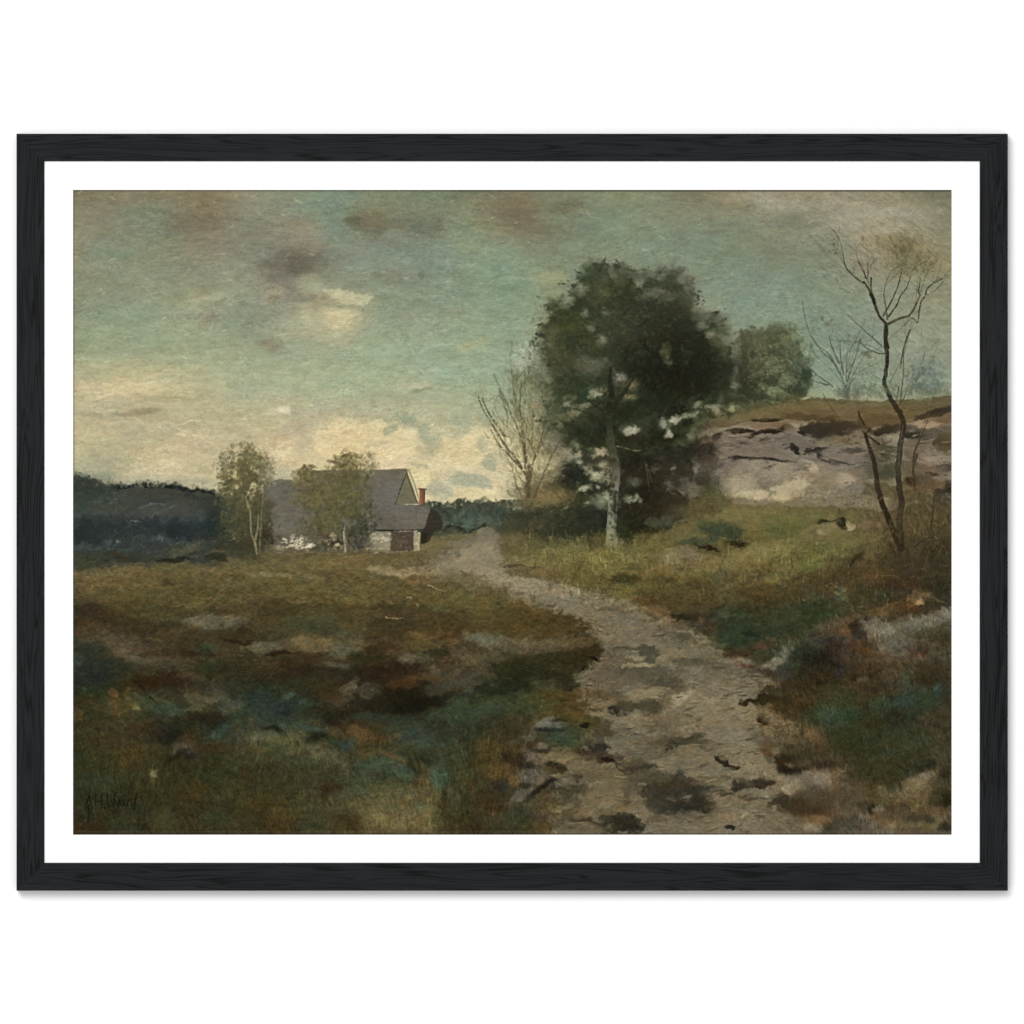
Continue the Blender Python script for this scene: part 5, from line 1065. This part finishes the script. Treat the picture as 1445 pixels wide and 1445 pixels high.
    scatter(im, 520, 655, 12, 14, 110, 3, '77724e 8f8a68 5f5c40', 0, 180, .45, .6)
    scatter(im, 490, 725, 42, 26, 620, 3.8, '4c4c30 57563a 3d402c 625f3c 33382c', 0, 180, .52, .6, .8)
    scatter(im, 455, 740, 34, 16, 260, 3.8, '565234 45452e 64603c', 0, 180, .5, .6)
    scatter(im, 505, 745, 26, 14, 160, 3.6, '2f332b 3a4038 47503c', 0, 180, .5, .6)
    L(im, 1.8, 3.6, '74746a', "486 742 485 752 486 765 487 780", .9, .3)
    L(im, 1.2, 2, '9a9a8c', "484 750 485 762;486 770 487 779", .7, .3)
    scatter(im, 487, 782, 12, 3, 24, 3, '7c7450 3f3b28 5f5838', 0, 30, .6, .4)
    sc_poly(im, "380,776 600,776 600,784 380,784", 80, 6, '6a6238 57502f 7a7044', 0, 10, .5, .2)

    scatter(im, 462, 705, 46, 34, 420, 4, '5c5636 66603c 4f4e34 6e6640', 0, 180, .5, .6)
    scatter(im, 490, 690, 34, 36, 320, 4, '5c5634 625c3a 4c4c32', 0, 180, .5, .6)
    # ---- leafless trees on the right slope
    D = '3a2c20'
    scatter(im, 1290, 735, 60, 34, 300, 5, '5c5434 4c4429 6b6340 3f3a26 57502f 75684a', 80, 35, .45, .25)
    scatter(im, 1300, 775, 50, 22, 260, 5, '463f2b 3a3324 554b36 322d20', 80, 35, .45, .22)
    scatter(im, 1285, 660, 50, 26, 110, 4, '5c5038 4a4030 756a50 6b5a3c', 80, 50, .4, .25)
    scatter(im, 1262, 770, 22, 10, 70, 5, '2f261a 4a3f2a 5c5030', 70, 30, .6, .2)
    gline(im, "1251 486 1252 505 1250 522 1248 541 1254 556 1262 571 1271 585 1275 602 1271 622 1269 640 1267 660 1269 689 1272 711 1269 735 1271 772", [4.6, 5, 5.5, 6.5, 7, 7, 7.5, 8, 8.5, 10],
          '33281d 2f251a 382c20 33281d 3a2e22 352b23 3a322b 40362e 352c24 3f372c 332a20', .93, .45, .6)
    gline(im, "1219 610 1228 634 1235 660 1238 685 1244 708 1254 732 1266 764", [4, 6, 7, 7.5, 8.5], '3a2e20 2c231a 352b1f 2b2218 382e22', .9, .5, .6)
    L(im, 2, 5, D, "1219 397 1225 406 1230 418 1234 430 1241 446 1250 457 1251 470 1249 485 1252 500", .95, .1, .2)
    L(im, 5, 6, D, "1250 458 1249 475 1252 490", .9, .1)
    L(im, 5.5, 4, '2a2018', "1229 415 1232 421 1234 427", .9, .1)
    L(im, 1.4, 4, '5a3d2a', "1298 416 1292 430 1283 444 1269 449 1252 457", .9, .2, .2)
    L(im, 1, 2.4, '352a20', """1189 357 1192 373 1200 385 1212 395 1219 399;1210 368 1217 380 1222 392;1272 384 1266 405 1258 424 1246 445;1285 389 1279 405 1270 418 1265 430 1252 448;1247 415 1249 430 1252 450
1283 446 1290 450 1295 454 1297 437 1300 425 1304 419;1329 393 1317 399 1308 407 1306 415;1299 392 1296 410 1298 416;1230 420 1229 404 1229 392;1270 520 1275 490 1284 465""", .75, .45, .3)
    L(im, .9, 2, '4d4230', """1132 424 1135 445 1142 468 1152 485 1162 498 1175 510 1185 527 1193 545;1158 490 1170 500 1180 517;1214 477 1209 497 1200 522 1195 540;1185 480 1186 505 1190 528;1170 474 1174 490 1184 512
1196 444 1214 461 1230 475 1249 492;1147 537 1158 540 1168 543;1212 480 1222 490 1236 497 1250 499;1161 554 1168 568 1178 582 1188 594;1207 532 1200 540 1196 550;1140 517 1155 530 1175 545
1318 559 1312 580 1306 600 1298 620 1292 635;1275 495 1274 530 1270 568;1280 545 1276 560 1268 572;1262 572 1266 560 1268 545;1212 578 1213 592 1220 605;1229 622 1245 629 1268 631;1243 612 1248 632 1256 650 1264 664
1260 650 1267 640;1220 572 1210 590 1218 612""", .7, .5, .3)
    for x, y, g, l in ((1189, 357, 100, 22), (1200, 385, 130, 26), (1210, 368, 95, 24), (1225, 400, 100, 30), (1247, 415, 95, 36), (1265, 408, 75, 34), (1272, 384, 80, 30), (1284, 389, 60, 30), (1298, 416, 75, 34),
                       (1307, 410, 60, 30), (1329, 393, 50, 18), (1303, 419, 30, 26), (1291, 430, 80, 40), (1240, 440, 110, 44), (1252, 480, 40, 46), (1252, 500, 150, 40), (1255, 540, 60, 60), (1270, 580, 70, 70),
                       (1194, 545, 100, 60), (1194, 545, 60, 60), (1194, 545, 130, 50), (1185, 527, 80, 50), (1219, 610, 100, 50), (1290, 640, 80, 60), (1238, 680, 130, 30), (1316, 720, 80, 50), (1300, 770, 70, 40)):
        twigs(im, x, y, g, l, 1.05, ('4a4030', '57533a', '3c3426')[rng.randint(3)], 2, 28, .5)
    L(im, 1.4, 3.6, '40321f', "1298 618 1292 632 1288 655 1291 690;1318 700 1316 722 1314 745;1288 665 1294 640", .75, .5, .4)
    L(im, 2, 3, '2c2219', "1221 612 1232 620 1240 626;1228 604 1221 612;1211 580 1214 590 1219 598", .8, .4)
    L(im, 1.6, 2.4, '6f5a48', "1274 600 1271 618 1269 635 1268 655;1251 490 1249 520 1250 545", .45, .8)
    L(im, 4, 5, '3f3a30', "1194 548 1196 560", .5, .5)
    scatter(im, 1208, 705, 30, 22, 70, 3, '5a4a30 3a3020 6f6040', -60, 50, .5, .25)
    scatter(im, 1225, 500, 10, 6, 20, 4, '5a4530', 15, 20, .5, .2)
    scatter(im, 1310, 768, 24, 7, 50, 5, '2c261a 5a4f34 46402c', -20, 40, .6, .2)
    scatter(im, 1265, 742, 60, 28, 260, 5, '4a442c 5a5434 37321f 6a6240', 75, 30, .38, .16)
    L(im, 1.4, .8, '2a2216', "1215 780 1205 790 1198 800;1252 745 1245 752;1290 772 1305 760 1318 758;1300 780 1310 765;1271 770 1262 780;1271 768 1282 780;1258 740 1250 735", .7, .4)

    for args in ((1275, 352, 30, 20, 90), (1240, 345, 26, 16, 40), (1312, 378, 20, 20, 80), (1215, 372, 26, 16, 40), (1262, 385, 30, 22, 50), (1300, 400, 26, 20, 40), (1180, 480, 40, 40, 70), (1225, 520, 40, 26, 60), (1160, 460, 20, 30, 30)):
        scatter(im, *args[:4], args[4], 3, '6b6a48 858058 5c6048 8f885e 55583f', 58, 30, .45, .3)
    for x, y, g in ((735, 590, 100), (728, 560, 80), (745, 620, 95), (712, 600, 120), (760, 640, 75), (742, 560, 100)):
        twigs(im, x, y, g, 34, 1.3, '5d5a3c', 3, 40, .5)
    scatter(im, 735, 560, 30, 50, 200, 3.4, '6f7352 838560 5c5f42 93956f', 75, 35, .45, .3)
    scatter(im, 1302, 535, 32, 24, 300, 3, '5c746e 6a8078 4f6660 7a9088 56685c', 0, 180, .45, .6)
    scatter(im, 1245, 550, 50, 12, 200, 3, '5e706a 6c7a62 50605c', 90, 50, .45, .4)
    scatter(im, 1196, 552, 18, 9, 90, 3, '5a6866 4c5c58', 90, 40, .5, .4)
    # written in the lower left corner
    L(im, 1.9, 1.2, '12120c', "125 1122 122 1133 119 1144;125 1122 127 1132 129 1143;121 1136 129 1135;124 1136 124 1148 124 1160;134 1122 134 1138;143 1121 143 1139;134 1131 143 1130;146 1139 147 1140", .9, .4)
    L(im, 1.9, 1.2, '12120c', "150 1119 151 1130 153 1139 156 1128 159 1138 161 1120 165 1118;161 1128 164 1136 168 1128 166 1140 162 1145;174 1129 169 1132 171 1137 175 1132 176 1137;179 1137 180 1130 184 1130 185 1137;192 1119 190 1132 189 1143;185 1128 196 1125", .9, .4)

    # ================================================= brushwork, canvas, aged varnish
    # strong touches sink into their neighbours: chroma is evened out over a hand's breadth
    bs = 13
    hb, wb = H // bs, W // bs
    low = im[:hb * bs, :wb * bs].reshape(hb, bs, wb, bs, 3).mean((1, 3))
    for _ in range(3):
        q = np.pad(low, ((1, 1), (1, 1), (0, 0)), 'edge')
        low = (q[:-2, 1:-1] + q[2:, 1:-1] + q[1:-1, :-2] + q[1:-1, 2:] + 2 * q[1:-1, 1:-1]) / 6
    low = np.stack([up(low[..., k], H, W) for k in range(3)], -1)
    l0 = im.mean(-1, keepdims=True); l1 = low.mean(-1, keepdims=True)
    c0 = (im - l0) / (l0 + .08); c1 = (low - l1) / (l1 + .08)
    cc = c1 + (c0 - c1) * (.38 + .14 * ss(640, 720, YY))[..., None]
    keepc = polymask(pl("588,686 603,686 603,712 588,712"), 2, 0)
    cc[keepc[0]] = cc[keepc[0]] + (c0[keepc[0]] - cc[keepc[0]]) * keepc[1][..., None]
    cool = np.clip((cc[..., 2:3] - cc[..., 0:1]) * 6 + .35, 0, 1) * ss(.42, .3, l0) * ss(800, 830, YY)[..., None]
    cc = cc * (1 - .6 * cool)
    hush = (ss(850, 900, YY) * np.maximum(ss(860, 760, XX), ss(1090, 1160, XX)))[..., None]       # rough ground: values drawn together
    l0 = l0 + (l1 - l0) * .30 * hush
    im = l0 + cc * (l0 + .08)
    B(im, """1242 885 22 12 25 6b685e .75 .5 .7;1290 879 44 8 -8 67645a .7 .6 .9;1333 864 14 8 -15 74716a .75 .5 .8;1265 905 24 7 0 5c594f .65 .6 .8;1290 1108 26 10 -25 74694f .6 .8 1;1305 1095 16 6 -20 76695a .6
1148 1098 18 8 -10 786f62 .6 .7 .9;1118 1111 13 6 -30 857c69 .6 .7 .9;1152 1156 20 5 0 7a5f3c .6 .6 .9;1148 1168 14 5 10 86806e .6;757 1072 11 7 -30 5b554b .6 .6 .9;752 1096 13 9 0 56524a .6 .6 .9;735 1122 12 5 -35 55544c .5;745 1080 14 4 10 24221a .7;765 1110 22 4 -35 20201a .7;740 1108 10 4 0 2a2820 .7
769 1022 9 5 0 605e58 .6;775 1029 14 3 0 22221a .7;763 1052 9 4 10 5e5a54 .6;758 1059 14 3 0 24221a .7;748 1063 8 4 5 5a554c .6;800 1102 14 6 -15 6a6252 .6;430 907 14 7 5 6d5a3f .5 .7 .9;490 914 18 6 -10 5d574c .5 .7 1;478 938 16 4 5 544e44 .6 .6 .8;680 900 22 6 10 6a6356 .5 .7 1
370 913 20 6 -5 62584b .7 .5 .8;494 970 12 5 -45 564c42 .5 .7 .9;640 905 10 5 0 7a5a3c .4;575 928 10 6 0 6a5c52 .5;290 877 24 6 0 5d584e .4 .8 1"""); REC.clear()
    B(im, '1045 685 22 12 0 9a8f78 .7 .7 .8;1065 697 24 6 5 b5a585 .75 .6 .8;1112 690 18 10 -10 ab9c7e .75 .6 .8;1126 680 12 9 0 a6967a .6 .7 .8;1148 662 6 5 0 b0a084 .7;1192 672 12 8 -15 9c8c7a .7;1100 702 18 4 0 b3a380 .7;1085 670 30 12 -10 8f8470 .5 .7 .8'); REC.clear()
    for k in range(2600):      # single hairs of grass
        if k % 2: x, y = rng.uniform(103, 790), 1178 - abs(rng.normal(0, 85))
        else: x, y = rng.uniform(1090, 1343), rng.uniform(780, 1110)
        if k % 5 == 0: x, y = rng.uniform(740, 1250), rng.uniform(745, 850)
        if not (X0 < x < X1 and Y0 < y < Y1) or (x < 208 and 1110 < y < 1160): continue
        hc = im[int(y - Y0), int(x - X0)]
        if hc.mean() > .47: continue
        g = rng.uniform(.6, 1.42); h = rng.uniform(5, 13); g2_ = rng.uniform(-4, 4)
        line(im, [(x, y), (x + g2_ * .4, y - h * .55), (x + g2_, y - h)], rng.uniform(.9, 1.6), .6, np.clip(hc * g + .02 * (g > 1), .03, 1), rng.uniform(.3, .7), .5)
    hor = 780
    ground = ss(hor - 60, hor + 60, YY)
    up_l = ss(960, 1060, YY) * ss(800, 700, XX) + ss(840, 930, YY) * ss(1060, 1150, XX)      # grass stands up
    th = .25 * noise(90, 70, 3, .6) * (1 + ground) + ss(1120, 1330, XX) * (1 - ss(520, 600, YY)) * .7
    th = th + 1.35 * np.clip(up_l, 0, 1)
    comb = lic(im, th + .25 * noise(10, 30, 2), 4, 1.1)
    keep = np.clip(up_l, 0, 1) * (.55 + .25 * noise(30, 30, 2))
    keep = np.clip(keep, 0, .85) * ss(1135, 1105, YY) + np.clip(keep, 0, .85) * ss(1105, 1135, YY) * np.maximum(ss(205, 230, XX), ss(1155, 1165, YY))
    im += (comb - im) * keep[..., None]
    blades = lic(rng.uniform(-1, 1, (H, W)).astype(np.float32), th + .5 * noise(14, 14, 2), 7, 1.0); blades /= blades.std()
    im *= (1 + .042 * np.clip(up_l, 0, 1) * blades * (.5 + ss(-.5, .8, noise(24, 20, 3))))[..., None]
    w1 = rng.uniform(-1, 1, (H, W)).astype(np.float32)
    st = lic(w1, th, 5, 1.0); st /= st.std()
    st2 = lic(rng.uniform(-1, 1, (H, W)).astype(np.float32), th + 1.6 * noise(18, 18, 2), 2, 1.0); st2 /= st2.std()
    lum = im.mean(-1)
    patch = ss(-.6, .8, noise(50, 30, 3, .8))          # thick paint here, thin there
    amp = (.014 + .010 * ground) * (.4 + patch)
    im *= (1 + amp * st + 1.3 * amp * st2)[..., None]
    im += (.011 * rng.normal(0, 1, (H, W)))[..., None] * (.35 + lum[..., None])
    # slow shifts of hue and value, as between separate mixes on the palette
    sky = 1 - ground
    for k, (a, b, c) in enumerate(((.016, .004, -.012), (-.010, .004, .012), (.008, -.005, .0), (.012, .010, .0))):
        n = noise(60 / (1 + k), 20 / (1 + .6 * k), 4, .8)[..., None]
        im += n * np.array([a, b, c], np.float32) * (.25 + .3 * lum[..., None])
    tm = np.zeros((H, W), np.float32); s_, m_ = polymask(pl(crown), 12, 4); tm[s_] = m_
    pm = np.zeros((H, W), np.float32); s_, m_ = polymask(pl(pth), 8, 8); pm[s_] = m_
    g2 = (.3 + .7 * ground) * (1 - .55 * tm) * (1 - .42 * pm)
    im *= (1 + sky * (.026 * noise(44, 10, 4, .85) + .020 * noise(12, 3, 2)))[..., None]
    im *= (1 + g2 * (.05 * noise(30, 14, 2) + .075 * noise(11, 6, 2) + .07 * noise(5, 3.4, 2) + .07 * noise(2.4, 2, 1)))[..., None]
    # brown and green glazes broken over each other in the ground
    n = (noise(22, 12, 4, .85) * ground)[..., None]
    im *= 1 + n * np.array([.05, .0, -.05], np.float32) * (1.3 - 2 * np.clip(lum, .2, .6)[..., None])
    # dry dark touches in the hollows and dull light touches on the ridges of the paint
    t = ss(.8, 2.0, noise(14, 6, 4, .9)) * ground
    im *= (1 - .38 * t * (1 - .5 * pm))[..., None]
    t = ss(1.0, 2.2, noise(6, 3.4, 3, .95)) * g2
    im += ((hx('a49a78') - im) * .24 * np.clip(lum * 2.2, .25, 1)[..., None]) * t[..., None]
    # paint and varnish catching on the weave
    t = ss(1.2, 2.0, noise(3.2, 2.6, 2, .9) + .4 * noise(30, 20, 2)) * (.35 + .65 * ground)
    im += (hx('9a937a') - im) * (.30 * np.clip(lum * 2, .3, 1) * t)[..., None]
    t = ss(1.3, 2.1, noise(3.6, 2.8, 2, .9)) * (.25 + .75 * ground)
    im *= (1 - .3 * t)[..., None]
    def tone(x0, x1, y0, y1, f, g):
        m = ss(x0 - f, x0 + f, XX) * ss(x1 + f, x1 - f, XX) * ss(y0 - f, y0 + f, YY) * ss(y1 + f, y1 - f, YY)
        im[:] = im * (1 + m[..., None] * (np.array(g, np.float32) - 1))
    im *= 1 + (tm * ss(.42, .28, im.mean(-1)))[..., None] * np.array([-.10, -.015, -.09], np.float32)
    tone(103, 420, 268, 470, 30, (.985, 1.0, 1.03)); tone(640, 800, 300, 480, 34, (1.03, 1.01, .955)); tone(420, 560, 268, 330, 20, (1.02, 1.0, .96))
    tone(380, 604, 664, 750, 4, (1.01, 1.03, 1.03))
    tone(1000, 1343, 600, 700, 8, (1.0, 1.02, 1.02))
    tone(80, 330, 690, 790, 14, (1.0, 1.03, 1.06))
    tone(80, 800, 870, 1010, 30, (.965, 1.015, .97))
    im *= 1 - (.05 * pm)[..., None]
    # crisp edges of dried paint
    def soft(a, n):
        for _ in range(n):
            q = np.pad(a, ((1, 1), (1, 1), (0, 0)), 'edge')
            a = (q[:-2, 1:-1] + q[2:, 1:-1] + q[1:-1, :-2] + q[1:-1, 2:] + 2 * q[1:-1, 1:-1]) / 6
        return a
    s1 = soft(im, 2); s2 = soft(s1, 14)
    im = im + .45 * (im - s1) + .32 * (s1 - s2) * (.6 + .4 * ground[..., None])
    far = (ss(560, 520, YY) * ss(700, 800, XX))[..., None]
    im *= 1 + (1 - ground[..., None]) * (far * np.array([-.045, -.06, -.035], np.float32) + np.array([0, -.006, .02], np.float32))
    # the light the old varnish lets through: darks go warm, lights go creamy
    l_ = np.clip(im.mean(-1), 0, 1)
    for k, g in enumerate(((1.04, 1.05, 1.10, 1.10), (.985, 1.01, 1.055, 1.065), (.92, .95, 1.0, 1.05))):
        im[..., k] *= np.interp(l_, (.1, .25, .45, .75), g)
    # trimmed edges of the reproduction
    e = ss(2.6, .4, YY - Y0) * (.35 + .5 * ss(500, 800, XX)); im += (hx('3a352b') - im) * e[..., None]
    e = ss(3.4, 4.2, Y1 - YY) * ss(6, 5, Y1 - YY) * .15; im += (hx('8a7a66') - im) * e[..., None]
    e = ss(2.6, 1.2, Y1 - YY) * .8; im += (hx('33201a') - im) * e[..., None]
    e = ss(1.8, .4, XX - X0) * .4; im += (hx('3f3b2c') - im) * e[..., None]
    e = ss(1.8, .4, X1 - XX) * .4; im += (hx('3f3b2c') - im) * e[..., None]
    return np.clip(im, .01, .99)

# ---------------------------------------------------------------- the print: one flat sheet, its inks carried by a fine grid
pix = paint()
lin_pix = np.where(pix <= .04045, pix / 12.92, ((pix + .055) / 1.055) ** 2.4) / LIGHT
gx = (np.arange(W) + .5 + X0 - 722.5) * U
gz = (722.5 - (np.arange(H) + .5 + Y0)) * U + BASE.z
gx[0] -= 3 * U; gx[-1] += 3 * U; gz[0] += 3 * U; gz[-1] -= 3 * U      # paper runs on under the mount
co = np.empty((H, W, 3), np.float32)
co[..., 0] = gx[None, :]; co[..., 1] = MB + .0001; co[..., 2] = gz[:, None]
idx = np.arange(H * W, dtype=np.int32).reshape(H, W)
quads = np.stack([idx[1:, :-1], idx[1:, 1:], idx[:-1, 1:], idx[:-1, :-1]], -1).reshape(-1, 4)
me = bpy.data.meshes.new("art_print")
nq = len(quads)
me.vertices.add(H * W); me.vertices.foreach_set("co", co.ravel())
me.loops.add(nq * 4); me.loops.foreach_set("vertex_index", quads.ravel())
me.polygons.add(nq)
me.polygons.foreach_set("loop_start", np.arange(0, nq * 4, 4, dtype=np.int32))
me.update(calc_edges=True)
ca = me.color_attributes.new("ink", 'FLOAT_COLOR', 'POINT')
rgba = np.ones((H * W, 4), np.float32); rgba[:, :3] = lin_pix.reshape(-1, 3)
ca.data.foreach_set("color", rgba.ravel())
me.materials.append(print_material())
art = bpy.data.objects.new("art_print", me); COL.objects.link(art); art.parent = pic
art["label"] = "landscape painting with a big dark tree, stony path, grey farmhouse and rocky bank under a cloudy sky"
